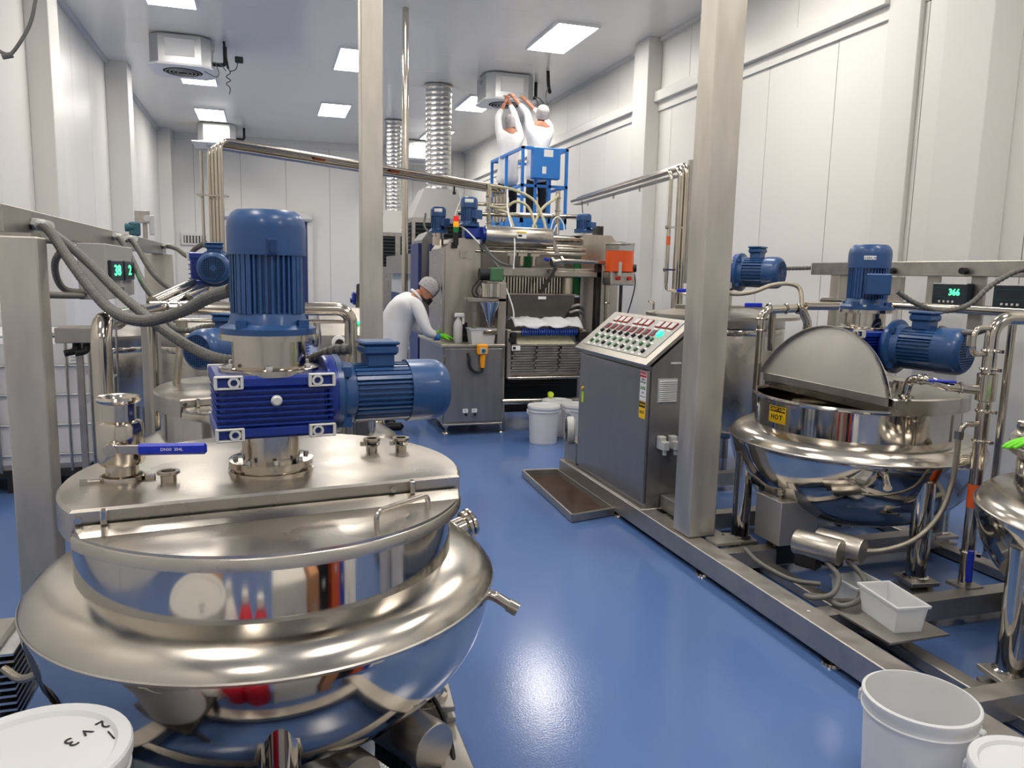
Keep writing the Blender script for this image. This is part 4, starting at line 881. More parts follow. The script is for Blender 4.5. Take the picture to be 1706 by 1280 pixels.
# upper horizontal cylinder and rods
MB().lathe([(0, 0), (.095, 0), (.10, .01), (.10, .73), (.095, .74), (.03, .74), (0, .74)], 36, frame((2.18, 7.85, 2.045), (1, 0, -.01))).build('heated_cylinder', 'satin', dm)
q = sticker(dm, (2.56, 7.7485, 2.055), (0, -1, .05), .10, .072, 'label_white', 'cylinder_label'); sticker(q, (2.56, 7.745, 2.082), (0, -1, .05), .10, .016, 'yellow', 'label_header'); sticker(q, (2.54, 7.7455, 2.046), (0, -1, .05), .04, .02, 'ink', 'label_mark')
for z, r, x1, y in ((1.93, .022, 3.36, 7.95), (1.88, .016, 3.34, 7.9), (2.05, .035, 3.36, 8.1), (1.965, .02, 3.36, 8.05)): MB().cyl((2.1, y, z), (x1, y, z), r, seg=16).build('cross_rod', 'pipe', dm)
MB().box((2.95, 7.82, 1.97), (.04, .03, .2), T(2.95, 7.82, 1.97) @ RY(-.4) @ T(-2.95, -7.82, -1.97)).build('strut', 'machine_steel', dm, smooth=0)
# gear motors on top
def topmotor(x, y, z, R, L, nm='drive_motor'):
    motor(dm, T(x, y, z), R, L, box=RAD(-60), name=nm, fins=20, grille=False, tb=True)
for x_, y_, z_, r_ in ((2.04, 7.95, 2.37, .0915), (1.755, 8.15, 2.275, .0845)):
    a_ = math.atan2(-y_, -x_); MB(T(x_, y_, 0)).lathe([(r_, z_), (r_+.0005, z_+.001), (r_+.0005, z_+.034), (r_, z_+.035)], 8, a0=a_-.5, a1=a_+.5).build('motor_tag', 'label_white', dm)
topmotor(2.04, 7.95, 2.13, .085, .30); topmotor(1.755, 8.15, 2.06, .078, .27); topmotor(3.40, 8.1, 2.12, .08, .21)
MB().bx(1.98, 2.17, 7.87, 8.03, 2.0, 2.13, bev=.02).cyl((2.15, 7.85, 2.05), (2.19, 7.85, 2.05), .08, seg=20).build('gearbox', 'blue_gear', dm); MB().cyl((1.755, 8.15, 1.93), (1.755, 8.15, 2.06), .06, seg=16).build('gear_mount', 'pipe', dm)
MB().bx(3.55, 3.62, 8.05, 8.2, 2.1, 2.2).build('junction_box', 'dark_steel', dm, smooth=0)
# stack light
s0 = MB().cyl((1.885, 7.88, 1.93), (1.885, 7.88, 2.06), .028, seg=14).bx(1.84, 1.90, 7.87, 7.95, 1.90, 1.96).build('stack_light_base', 'black', dm)
for k, m in enumerate(('lamp_green', 'lamp_amber', 'lamp_red')): MB().cyl((1.885, 7.88, 2.06+k*.057), (1.885, 7.88, 2.112+k*.057), .029, seg=18).build('signal_lens', m, s0)
# depositing head
MB().bx(2.38, 3.5, 7.84, 7.92, 1.63, 1.72, bev=.004).build('head_beam', 'satin', dm, smooth=0)
MB().bx(2.95, 3.5, 7.78, 7.84, 1.635, 1.69, bev=.004).build('guide_bar', 'satin', dm, smooth=0)
for k in range(22):
    x = 2.42+k*.033; MB().cyl((x, 7.86, 1.44), (x, 7.86, 1.62), .0115, seg=10).build('piston', 'pipe', dm)
MB().bx(2.40, 3.2, 7.93, 7.96, 1.44, 1.62).build('piston_backing', 'dark_steel', dm, smooth=0)
MB().cyl((3.12, 7.82, 1.45), (3.12, 7.82, 1.62), .055, seg=18).build('filter_pot', 'braid', dm)
b = MB(); b.prism([(2.42, 1.44), (3.17, 1.44), (3.17, 1.36), (3.06, 1.20), (2.42, 1.20)], 7.74, 8.05, XZ); b.build('hopper_trough', 'pan_steel', dm, smooth=0)
MB().bx(2.40, 3.19, 7.73, 7.75, 1.435, 1.45).build('trough_lip', 'satin', dm, smooth=0)
sticker(dm, (2.80, 7.739, 1.405), (0, -1, 0), .09, .03, 'label_white', 'trough_label')
MB(T(2.86, 7.75, 1.58) @ RY(.55)).box((0, 0, 0), (.035, .03, .34)).build('lever_bar', 'dark_steel', dm, smooth=0)
MB().cyl((3.17, 7.85, 1.42), (3.26, 7.82, 1.42), .02, seg=10).build('trough_spout', 'pipe', dm)
b = MB(); b.tube(spline([(3.14, 7.82, 1.30), (3.25, 7.8, 1.33), (3.33, 7.85, 1.27)]), .016, 10); b.tube(spline([(3.14, 7.80, 1.25), (3.24, 7.78, 1.27), (3.33, 7.85, 1.22)]), .016, 10); b.build('drive_lines', 'frame_steel', dm, kind='stuff')
# white cast rollers and mechanism, upper middle
for x in (2.5, 2.62, 2.76): MB().cyl((x, 7.92, 1.74), (x, 7.92, 1.86), .03, seg=12).bx(x-.05, x+.05, 7.88, 7.96, 1.84, 1.87).build('mixer_port', 'pipe', dm)
MB().bx(2.75, 2.83, 8.2, 8.3, 1.70, 1.88).build('green_guard', 'green', dm, smooth=0); MB().bx(3.26, 3.33, 7.98, 8.02, 1.42, 1.84).build('green_guard', 'green', dm, smooth=0)
MB(T(2.86, 7.8, 1.81) @ RY(.3)).box((0, 0, 0), (.06, .03, .03), bev=.008).build('blue_lever', 'blue_handle', dm)
MB().lathe([(0, 0), (.05, 0), (.05, .03), (.03, .035), (.03, .10), (.05, .105), (.05, .13), (0, .13)], 18, frame((2.90, 7.76, 1.78), (1, 0, .15))).build('union_valve', 'pipe', dm)
MB().tube(fillet([(3.0, 7.72, 1.80), (3.53, 7.72, 1.80), (3.545, 7.72, 1.0)], .07, 7), .024, 16).build('return_pipe', 'pipe', dm, smooth=50)
b = MB(); clamps(b, [((3.543, 7.72, 1.36), (0, 0, 1))], .024); b.build('clamp', 'pipe', dm)
# motor with green gearbox, small dosing hopper
MB().cyl((2.07, 7.62, 1.64), (2.17, 7.62, 1.64), .06, seg=20).build('dosing_motor', 'rubber', dm); MB().bx(2.17, 2.31, 7.55, 7.69, 1.57, 1.71, bev=.01).build('dosing_gearbox', 'gear_green', dm)
MB().bx(2.14, 2.33, 7.56, 7.68, 1.555, 1.572).build('gearbox_plate', 'satin', dm, smooth=0)
MB().lathe([(.115, 1.41), (.118, 1.412), (.118, 1.55), (.112, 1.552), (.112, 1.42)], 32, T(2.19, 7.62, 0)).build('hopper_drum', 'polished', dm)
MB().bx(1.94, 2.34, 7.54, 7.70, 1.365, 1.40, bev=.004).build('hopper_shelf', 'satin', dm, smooth=0)
b = MB(); b.lathe([(.12, 1.365), (.122, 1.36), (.03, 1.13), (.03, 1.06), (0, 1.06)], 32, T(2.19, 7.62, 0)); b.build('hopper_cone', 'polished', dm, smooth=40)
MB().bx(2.11, 2.29, 7.55, 7.69, 1.03, 1.075, bev=.006).cyl((2.08, 7.6, 1.05), (2.32, 7.6, 1.05), .016, seg=10).build('outlet_block', 'pipe', dm)
MB().bx(2.255, 2.34, 7.54, 7.66, .15, 1.56, bev=.004).build('front_upright', 'machine_steel', dm, smooth=0)
MB().bx(2.02, 2.06, 7.66, 7.70, .93, 1.37).build('shelf_leg', 'satin', dm, smooth=0)
for k, pts in enumerate(([(2.17, 7.9, 2.0), (2.22, 7.75, 1.85), (2.32, 7.7, 1.76), (2.42, 7.75, 1.74)], [(2.08, 7.62, 1.60), (2.0, 7.6, 1.5), (2.01, 7.6, 1.42), (2.08, 7.6, 1.40)], [(2.1, 7.6, 1.58), (2.03, 7.58, 1.48), (2.06, 7.58, 1.42)], [(2.15, 7.9, 1.96), (2.25, 7.72, 1.78), (2.3, 7.68, 1.70)])):
    MB().tube(spline(pts), .014 if k in (0, 3) else .008, 8).build('cable', 'cable_grey' if k in (0, 3) else 'rubber', dm)
# conveyor at the outlet
for x in (2.37, 3.20): MB().bx(x-.02, x+.02, 7.5, 8.4, .58, 1.08, bev=.004).build('conveyor_side', 'machine_steel', dm, smooth=0)
for k in range(24): MB().cyl((2.52+k*.026, 7.56, 1.055), (2.535+k*.026, 7.56, 1.055), .038, seg=10).build('blue_roller', 'blue_roll', dm)
MB().cyl((2.4, 7.56, 1.055), (3.18, 7.56, 1.055), .014, seg=10).build('roller_shaft', 'pipe', dm)
b = MB(); b.prism([(7.50, .935), (7.68, 1.0), (8.1, 1.01), (8.1, 1.0), (7.68, .985), (7.50, .92)], 2.46, 3.10, Mx(((0, 0, 1, 0), (1, 0, 0, 0), (0, 1, 0, 0), (0, 0, 0, 1)))); b.build('pale_belt', 'belt', dm, smooth=0)
for k in range(12):       # slotted metal belt: cross links with gaps
    z = .915-.027*k; y = 7.49+.006*k
    for j in range(3):
        x0 = 2.40+j*.265+(.02 if k % 2 else 0); MB().bx(x0, x0+.24, y, y+.012, z, z+.019).build('belt_link', 'frame_steel', dm, smooth=0)
MB().bx(2.39, 3.2, 7.6, 7.62, .58, .93).build('belt_backing', 'machine_steel', dm, smooth=0)
MB().bx(2.36, 3.22, 7.49, 7.6, .565, .59, bev=.003).build('drip_edge', 'satin', dm, smooth=0)
sticker(dm, (2.44, 7.488, .895), (0, -1, 0), .09, .05, 'label_white', 'belt_label'); sticker(dm, (2.42, 7.485, .895), (0, -1, 0), .03, .025, 'ink', 'label_mark')
MB().bx(3.14, 3.3, 7.48, 7.62, .95, 1.07, bev=.01).build('belt_drive', 'dark_steel', dm); MB().bx(2.36, 2.45, 7.5, 7.6, .94, 1.06, bev=.01).cyl((2.39, 7.48, .98), (2.39, 7.5, .98), .03, seg=14).build('belt_tensioner', 'black', dm)
MB().bx(2.36, 3.3, 7.9, 8.4, .15, .6).build('lower_dark_block', 'black', dm, smooth=0)  # plain black block filling the dark space below the conveyor
for z in (.50, .47): MB().cyl((2.33, 7.75, z), (3.15, 7.75, z), .010, seg=8).build('lower_rod', 'dark_steel', dm)
MB().tube([(2.32, 7.55, .33), (3.6, 7.55, .315)], .034, 18).build('drain_pipe', 'pipe', dm)
MB().cyl((2.84, 7.52, .34), (2.84, 7.52, .42), .025, seg=10).cyl((2.84, 7.48, .40), (2.84, 7.52, .40), .03, seg=12).build('drain_valve', 'lime', dm)
for x, y in ((2.33, 7.6), (3.75, 7.7), (1.75, 8.6), (3.75, 8.6), (1.75, 7.65), (2.3, 8.7)):
    MB().cyl((x, y, .06), (x, y, .34 if x > 2.31 else .13), .035, seg=16).lathe([(0, 0), (.045, 0), (.04, .012), (.012, .016), (.012, .06), (0, .06)], 16, T(x, y, 0)).build('leg', 'pipe', dm)
# pipes and pump gear on top
MB().cyl((2.35, 8.3, 2.1), (2.35, 8.3, 2.62), .03, seg=14).build('valve_column', 'pipe', dm)
for z in (2.2, 2.34, 2.48): b = MB(); clamps(b, [((2.35, 8.3, z), (0, 0, 1))], .03); b.build('clamp', 'pipe', dm)
MB().tube([(2.0, 8.3, 2.29), (3.5, 8.3, 2.31)], .026, 14).build('top_pipe', 'pipe', dm); MB().tube([(2.2, 8.35, 2.40), (2.6, 8.35, 2.41)], .02, 12).build('top_pipe', 'pipe', dm)
MB().cyl((3.14, 8.25, 2.1), (3.14, 8.25, 2.58), .026, seg=14).build('valve_column', 'pipe', dm)
for z in (2.22, 2.36, 2.5): b = MB(); clamps(b, [((3.14, 8.25, z), (0, 0, 1))], .026); b.build('clamp', 'pipe', dm)
MB().bx(2.4, 3.4, 8.5, 8.6, 2.0, 2.1).build('top_beam', 'frame_steel', dm, smooth=0)
for k, pts in enumerate(([(2.35, 8.28, 2.60), (2.6, 8.2, 2.56), (2.8, 8.1, 2.45), (2.88, 8.0, 2.25), (2.9, 7.95, 2.13)], [(2.36, 8.28, 2.38), (2.5, 8.2, 2.36), (2.62, 8.15, 2.43), (2.75, 8.1, 2.36), (2.82, 8.0, 2.1)], [(2.4, 8.28, 2.35), (2.52, 8.15, 2.3), (2.56, 8.05, 2.15)], [(2.76, 8.0, 2.14), (2.9, 8.1, 2.36), (3.1, 8.2, 2.5), (3.14, 8.25, 2.55)],
        [(3.0, 8.1, 2.1), (3.04, 8.1, 2.25), (3.1, 8.1, 2.28), (3.16, 8.1, 2.2), (3.17, 8.1, 2.1)], [(3.04, 8.12, 2.1), (3.09, 8.12, 2.2), (3.1, 8.12, 2.1)], [(2.5, 8.1, 2.55), (2.48, 8.0, 2.3), (2.48, 7.75, 2.0), (2.47, 7.73, 1.7)], [(2.31, 7.6, 1.6), (2.36, 7.55, 1.45), (2.41, 7.53, 1.3), (2.42, 7.52, 1.2)], [(1.97, 8.0, 2.42), (1.9, 8.0, 2.2), (2.0, 7.86, 2.08), (2.12, 7.8, 1.95)])):
    MB().tube(spline(pts), .016 if k < 4 else .008, 10).build('product_hose', 'belt' if k < 4 else 'label_white', dm)
MB().tube(spline([(1.62, 8.15, 2.26), (1.60, 8.1, 2.12), (1.68, 8.05, 2.02)]), .012, 8).build('cable', 'cable_grey', dm)
# pendant control hanging on the cabinet
pn = thing('pendant_control', 'yellow pendant control box with round button hanging on the machine cabinet', 'remote control', (2.08, 7.45, .66))
MB().bx(2.02, 2.13, 7.44, 7.495, .83, .94, bev=.012).build('head', 'pendant_yellow', pn); MB().cyl((2.08, 7.47, .83), (2.08, 7.47, .70), .032, .022, seg=14).build('grip', 'pendant_yellow', pn)
q = MB().bx(2.045, 2.11, 7.434, 7.44, .845, .905).build('button_plate', 'vent_grey', pn, smooth=0); MB().cyl((2.078, 7.434, .876), (2.078, 7.42, .876), .02, seg=16).build('button', 'teal', pn)
MB().tube(spline([(2.08, 7.47, .70), (2.07, 7.47, .66), (2.0, 7.46, .66), (1.945, 7.46, .72), (1.94, 7.46, .80), (1.93, 7.48, .85)]), .014, 10).build('cord', 'rubber', pn)
# things standing on the cabinet
sb = thing('spray_bottle', 'white trigger spray bottle on the machine cabinet', 'spray bottle', (1.91, 7.9, .932))
MB().lathe([(0, .932), (.045, .932), (.048, .945), (.048, 1.10), (.04, 1.14), (.018, 1.17), (.018, 1.19), (0, 1.19)], 20, T(1.90, 7.8, 0)).build('bottle', 'white_plastic', sb)
MB().bx(1.86, 1.97, 7.78, 7.82, 1.19, 1.235, bev=.01).bx(1.945, 1.965, 7.79, 7.81, 1.12, 1.19).build('trigger_head', 'label_white', sb)
pk = thing('small_pump', 'small black pump unit beside the white spray bottle', 'pump', (2.0, 8.0, .932))
MB().bx(1.97, 2.10, 7.88, 7.98, .932, 1.0, bev=.008).cyl((2.0, 7.93, 1.0), (2.0, 7.93, 1.13), .04, seg=16).build('body', 'rubber', pk); MB().cyl((2.07, 7.93, 1.0), (2.07, 7.93, 1.12), .03, seg=16).build('motor', 'black', pk)
tb = thing('plastic_tub', 'white rectangular plastic tub on the machine cabinet', 'tub', (2.12, 7.65, .932))
def tub(t, x0, x1, y0, y1, z0, z1, m='white_plastic', th=.004, tp=.86):
    cx, cy = (x0+x1)/2, (y0+y1)/2
    R = lambda s, z, d=0.: [(cx+i*((x1-x0)/2*s-d), cy+j*((y1-y0)/2*s-d), z) for i, j in ((-1, -1), (1, -1), (1, 1), (-1, 1))]
    MB().loft([R(tp, z0), R(1, z1)], cap=False).loft([R(tp, z0+th, th), R(1, z1, th)], cap=False).quad(*R(tp, z0)).quad(*R(tp, z0+th, th)).build('body', m, t, smooth=0)
    MB().loft([R(1.0, z1-.012, -.006), R(1.0, z1, -.008), R(1, z1, th), R(1, z1-.012, th), R(1.0, z1-.012, -.006)], cap=False).build('rim', m, t, smooth=0)
tub(tb, 1.975, 2.245, 7.56, 7.74, .932, 1.09)
fb = MB(); nx, ny = 22, 8; rnd = random.Random(3); grid = []
for j in range(ny+1):
    for i in range(nx+1):
        u, v_ = i/nx, j/ny; grid.append((2.42+.76*u+.012*rnd.random(), 7.49+.30*v_, 1.105+.085*sin(min(1., v_*1.7)*pi/2)+.014*sin(17*u+5*v_)+.016*rnd.random()-.05*max(0, v_-.7)))
fb._add(grid, [(j*(nx+1)+i, j*(nx+1)+i+1, (j+1)*(nx+1)+i+1, (j+1)*(nx+1)+i) for j in range(ny) for i in range(nx)])
fo = fb.build('plastic_film', 'film', None, smooth=60); tag(fo, 'crumpled clear white plastic film lying over the blue rollers', 'plastic sheet')
so_ = fo.modifiers.new('thick', 'SOLIDIFY'); so_.thickness = .004
# orange drink dispenser on a stand
od = thing('liquid_dispenser', 'clear container of orange liquid on a stand beside the machine', 'dispenser', (3.62, 7.6, 0))
MB().lathe([(0, 1.70), (.15, 1.70), (.15, 1.92), (0, 1.92)], 32, T(3.62, 7.6, 0)).build('orange_liquid', 'orange', od)
MB().lathe([(.152, 1.92), (.152, 1.99), (.149, 1.99), (.149, 1.92)], 32, T(3.62, 7.6, 0)).build('vessel', 'glass', od)
MB().lathe([(0, 2.015), (.05, 2.015), (.06, 2.005), (.16, 2.003), (.162, 1.985), (0, 1.985)], 32, T(3.62, 7.6, 0)).build('cover', 'satin', od)
MB().bx(3.48, 3.76, 7.5, 7.72, 1.555, 1.70, bev=.01).build('base', 'satin', od)
for x in (3.56, 3.69): MB().cyl((x, 7.5, 1.63), (x, 7.47, 1.63), .022, seg=14).build('tap_button', 'red', od)
MB().bx(3.54, 3.575, 7.44, 7.45, 1.66, 1.80, bev=.004).build('level_plate', 'vent_grey', od); MB().cyl((3.76, 7.55, 1.74), (3.79, 7.54, 1.74), .04, seg=16).build('gauge', 'black', od)
MB().cyl((3.66, 7.62, 0), (3.66, 7.62, 1.555), .018, seg=12).cyl((3.66, 7.62, 0), (3.66, 7.62, .015), .12, seg=24).build('stand', 'dark_steel', od)
MB().tube(spline([(3.77, 7.55, 1.72), (3.79, 7.55, 1.55), (3.74, 7.58, 1.28), (3.66, 7.55, 1.16), (3.58, 7.55, 1.25)]), .007, 8).build('cord', 'rubber', od)
b = MB(); b.tube([(3.7, 8.9, 2.55), (3.58, 8.5, 2.1), (3.55, 8.3, 1.7)], .006, 6); solo(b, 'hanging_cable', 'rubber', 'thin black cable dropping from right pipe rack behind the machine', 'cable')
# ---------------------------------------------------------------- cooling tunnel with hoods and spiral ducts behind
def duct(label, x, y, r, z0):
    pr = []; z = z0
    while z < HC-.02: pr += [(r, z), (r+.006, z+.012), (r, z+.024)]; z += .085
    pr += [(r, HC-.03), (r+.03, HC-.03), (r+.03, HC-.02), (r, HC-.02)]
    return solo(MB().lathe(pr, 40, T(x, y, 0)), 'spiral_duct', 'galv', label, 'duct', 'spiral ventilation ducts', smooth=30)
duct('wide galvanised spiral duct rising to ceiling, nearer and right of two', 3.07, 14.3, .235, 3.15)
duct('narrower galvanised spiral duct rising to ceiling, behind the round pole', 2.81, 17.9, .18, 3.0)
def cooler(label, x0, x1, y0, y1, z1, hz, cx, cr):
    t = thing('air_cooler', label, 'cooling unit', ((x0+x1)/2, (y0+y1)/2, 0))
    MB().bx(x0, x1, y0, y1, 0, z1, bev=.006).build('housing', 'frame_steel', t, smooth=0)
    cy = (y0+y1)/2; R = lambda hx, hy, z, c: [(c-hx, cy-hy, z), (c+hx, cy-hy, z), (c+hx, cy+hy, z), (c-hx, cy+hy, z)]
    m = (x0+x1)/2; MB().loft([R((x1-x0)/2, (y1-y0)/2, z1, m), R(cr, cr, hz, cx)]).build('hood', 'grey_paint', t, smooth=0)
    for k in range(2):
        xa = x0+.06+k*(x1-x0)/2; xb = x0-.06+(k+1)*(x1-x0)/2
        g = MB().bx(xa, xb, y0-.01, y0, z1-.75, z1-.08).build('louvre_panel', 'gap_shade', t, smooth=0)
        for j in range(9): MB(T((xa+xb)/2, y0-.012, z1-.12-j*.073) @ RX(.6)).box((0, 0, 0), (xb-xa, .04, .006)).build('louvre', 'cool_grille', g, smooth=0)
    for k in range(2):
        ya = y0+.06+k*(y1-y0)/2; yb = y0-.06+(k+1)*(y1-y0)/2
        g = MB().bx(x0-.01, x0, ya, yb, z1-.75, z1-.08).build('louvre_panel', 'gap_shade', t, smooth=0)
        for j in range(9): MB(T(x0-.012, (ya+yb)/2, z1-.12-j*.073) @ RY(-.6)).box((0, 0, 0), (.04, yb-ya, .006)).build('louvre', 'cool_grille', g, smooth=0)
    return t
cooler('grey cooling unit with tapered hood under the wide spiral duct', 2.5, 3.5, 13.8, 14.85, 2.6, 3.15, 3.07, .3)
cooler('grey cooling unit under the narrower spiral duct, half behind the round pole', 2.42, 3.25, 17.4, 18.4, 2.5, 3.0, 2.81, .22)
tn = thing('cooling_tunnel', 'long grey and blue cooling tunnel behind the bending worker', 'cooling tunnel', (2.6, 11.6, 0))
for k in range(4): MB().bx(2.1, 3.2, 10.0+k*.9, 10.86+k*.9, .45, 1.62, bev=.01).build('module', 'grey_paint' if k < 2 else 'vent_grey', tn, smooth=0)
for k in range(4): MB().bx(2.085, 2.1, 10.05+k*.9, 10.8+k*.9, .5, 1.3, bev=.004).build('side_door', 'blue_panel', tn, smooth=0)
for x in (2.2, 3.1):
    for y in (10.2, 11.6, 13.3): MB().cyl((x, y, 0), (x, y, .45), .03, seg=12).build('leg', 'pipe', tn)
MB().bx(2.0, 2.1, 10.0, 13.5, 1.62, 1.9).build('top_duct', 'frame_steel', tn, smooth=0)
# ================================================================ scissor lift, people
def skin(name, m, parent, chains, sub=2, smooth=0):
    """continuous surface grown round connected chains of (x, y, z, r); the first point is the root"""
    vs = []; rs = []; es = []; ix = {}
    for ch in chains:
        pr = None
        for p in ch:
            k = tuple(round(c, 3) for c in p[:3])
            if k not in ix: ix[k] = len(vs); vs.append(V(p[:3])); rs.append(p[3])
            if pr is not None and pr != ix[k]: es.append((pr, ix[k]))
            pr = ix[k]
    off = ORI.get(parent.name, V((0, 0, 0)))
    me = bpy.data.meshes.new(name); me.from_pydata([tuple(v-off) for v in vs], es, []); me.materials.append(MATS[m])
    o = bpy.data.objects.new(name, me); COL.objects.link(o); o.parent = parent; ORI[o.name] = off
    sm = o.modifiers.new('skin', 'SKIN'); sm.use_smooth_shade = True
    if not me.skin_vertices:
        bm = bmesh.new(); bm.from_mesh(me); bm.verts.layers.skin.verify(); bm.to_mesh(me); bm.free()
    for i, d in enumerate(me.skin_vertices[0].data): r = rs[i]; d.radius = r if isinstance(r, tuple) else (r, r); d.use_root = (i == 0)
    o.modifiers.new('sub', 'SUBSURF').levels = sub; o.modifiers['sub'].render_levels = sub
    if smooth: mo = o.modifiers.new('relax', 'SMOOTH'); mo.factor = .5; mo.iterations = smooth
    dg = bpy.context.evaluated_depsgraph_get(); bpy.context.view_layer.update(); dg = bpy.context.evaluated_depsgraph_get()
    nm = bpy.data.meshes.new_from_object(o.evaluated_get(dg)); o.modifiers.clear(); o.data = nm
    bm = bmesh.new(); bm.from_mesh(nm); bmesh.ops.delete(bm, geom=[v for v in bm.verts if not v.link_faces], context='VERTS'); bm.to_mesh(nm); bm.free()
    nm.polygons.foreach_set('use_smooth', [True]*len(nm.polygons))
    return o
def hand(wrist, d, n, L=.17, curl=.5):
    """five fingers: chains rooted in the palm; d = pointing direction, n = palm normal"""
    w_ = V(wrist); d = V(d).normalized(); n = V(n); n = (n-d*n.dot(d)).normalized(); s = d.cross(n)
    P = lambda a, b, c: w_+d*a+s*b+n*c
    pal = P(L*.28, 0, 0); out = [[(*w_, .026), (*pal, .034), (*P(L*.46, 0, 0), .034)]]
    for k, (b, l) in enumerate(((-.03, .40), (-.01, .47), (.011, .44), (.031, .36))):
        c1 = P(L*.62, b, 0); c2 = P(L*(.5+l*.6), b*1.15, L*l*curl*.35); c3 = P(L*(.5+l*(1-.25*curl)), b*1.2, L*l*curl*.9)
        out.append([(*P(L*.46, 0, 0), .034), (*c1, .0095), (*c2, .009), (*c3, .0075)])
    out.append([(*pal, .034), (*P(L*.38, -.048, .012), .011), (*P(L*.58, -.06, .03), .009)])
    return out
def head(parent, c, fwd, up, m='skin', s=1.):
    """head with face, ears; fwd = where it looks; then a hairnet"""
    f = V(fwd).normalized(); u = V(up); u = (u-f*u.dot(f)).normalized(); r = f.cross(u)
    M = Mx(((r.x, f.x, u.x, c[0]), (r.y, f.y, u.y, c[1]), (r.z, f.z, u.z, c[2]), (0, 0, 0, 1)))
    b = MB(M); rings = []
    for z, w_, dpt, yo in ((-.115, .03, .035, .05), (-.105, .048, .055, .035), (-.08, .06, .075, .02), (-.04, .069, .088, .006), (0, .075, .095, 0), (.04, .077, .098, -.004), (.075, .07, .09, -.008), (.1, .052, .068, -.008), (.115, .025, .035, -.008)):
        rings.append([(w_*s*cos(2*pi*k/20), (yo+dpt*sin(2*pi*k/20))*s, z*s) for k in range(20)])
    b.loft(rings)
    b.lathe([(0, 0), (.014, .004), (.016, .02), (.010, .05), (0, .055)], 10, T(0, .083*s, -.035*s) @ RX(.25))            # nose
    for sx in (-1, 1): b.lathe([(0, -.03), (.014, -.018), (.017, 0), (.014, .02), (0, .03)], 10, T(sx*.076*s, -.005, 0) @ Mx.Scale(.5, 4, (1, 0, 0)))
    h = b.build('head', m, parent, smooth=60)
    for sx in (-1, 1): MB(M).ball((sx*.03*s, .083*s, .002), .011, 10).build('eye', 'ink', h)
    MB(M).box((0, .09*s, -.068*s), (.045, .008, .008), bev=.003).build('mouth', 'red_tag', h)
    return h, M
def hairnet(parent, M, s=1., low=-.02):
    b = MB(M); rings = []
    for z, w_, d in ((low, .084, .104), (.02, .089, .110), (.06, .087, .108), (.095, .07, .088), (.12, .045, .056), (.13, .012, .016)):
        rings.append([(w_*s*cos(2*pi*k/24)*(1+.03*(k % 2)), (-.012+d*sin(2*pi*k/24))*s*(1+.03*(k % 2)), z*s) for k in range(24)])
    b.loft(rings); return b.build('hairnet', 'hairnet', parent, smooth=60)
# --- worker bending over the machine
p1 = thing('person', 'worker in white coat and hairnet bending over the machine', 'person', (1.2, 8.0, 0))
skin('body', 'skin', p1, [[(1.18, 8.0, .95, .10), (1.26, 8.0, 1.15, .11), (1.40, 8.0, 1.33, .11), (1.50, 8.0, 1.40, .06), (1.56, 8.0, 1.45, .055)],
    [(1.40, 8.0, 1.33, .11), (1.47, 7.84, 1.32, .06), (1.55, 7.76, 1.04, .045), (1.70, 7.80, .99, .03)], [(1.40, 8.0, 1.33, .11), (1.45, 8.17, 1.30, .06), (1.52, 8.25, 1.05, .045), (1.66, 8.2, 1.0, .03)]])
h, Mh = head(p1, (1.625, 8.0, 1.465), (.75, 0, -.62), (.62, 0, .75)); hairnet(h, Mh)
b = MB(Mh); b.loft([[(.055*cos(2*pi*k/14), .05+.06*sin(2*pi*k/14), z) for k in range(14)] for z in (-.12, -.06)]); b.build('beard', 'black_cloth', h, smooth=60)
ct = skin('coat', 'coat', p1, smooth=8, chains=[[(1.20, 8.0, .50, .235), (1.21, 8.0, .72, .22), (1.235, 8.0, .92, .208), (1.27, 8.0, 1.08, .205), (1.33, 8.0, 1.21, .20), (1.40, 8.0, 1.315, .165), (1.45, 8.0, 1.36, .12), (1.49, 8.0, 1.395, .09)],
    [(1.40, 8.0, 1.315, .165), (1.46, 7.80, 1.31, .085), (1.52, 7.77, 1.18, .075), (1.555, 7.75, 1.045, .068), (1.66, 7.79, 1.0, .05)],
    [(1.40, 8.0, 1.315, .165), (1.44, 8.20, 1.30, .085), (1.50, 8.25, 1.16, .075), (1.53, 8.25, 1.05, .068), (1.63, 8.21, 1.0, .05)]])
MB().ring((1.5, 8.0, 1.405), (.7, 0, .6), .075, .014, 20, 8).build('collar', 'coat', ct)
skin('trousers', 'jeans', p1, [[(1.17, 8.0, .85, .13), (1.17, 7.9, .75, .095), (1.19, 7.9, .45, .07), (1.17, 7.9, .08, .055)], [(1.17, 8.0, .85, .13), (1.17, 8.1, .75, .095), (1.15, 8.1, .45, .07), (1.12, 8.1, .08, .055)]])
for x, y in ((1.17, 7.9), (1.12, 8.1)): MB().box((x+.05, y, .04), (.26, .095, .08), bev=.03).build('shoe', 'black', p1)
skin('glove', 'glove_green', p1, hand((1.69, 7.80, .995), (1, .05, -.05), (0, 0, -1), .18, .4)); MB().cyl((1.655, 7.79, .99), (1.70, 7.80, .985), .042, .036, seg=14).build('glove_cuff', 'glove_blue', p1)
skin('glove', 'glove_green', p1, hand((1.66, 8.20, 1.0), (1, -.1, -.05), (0, 0, -1), .18, .4))
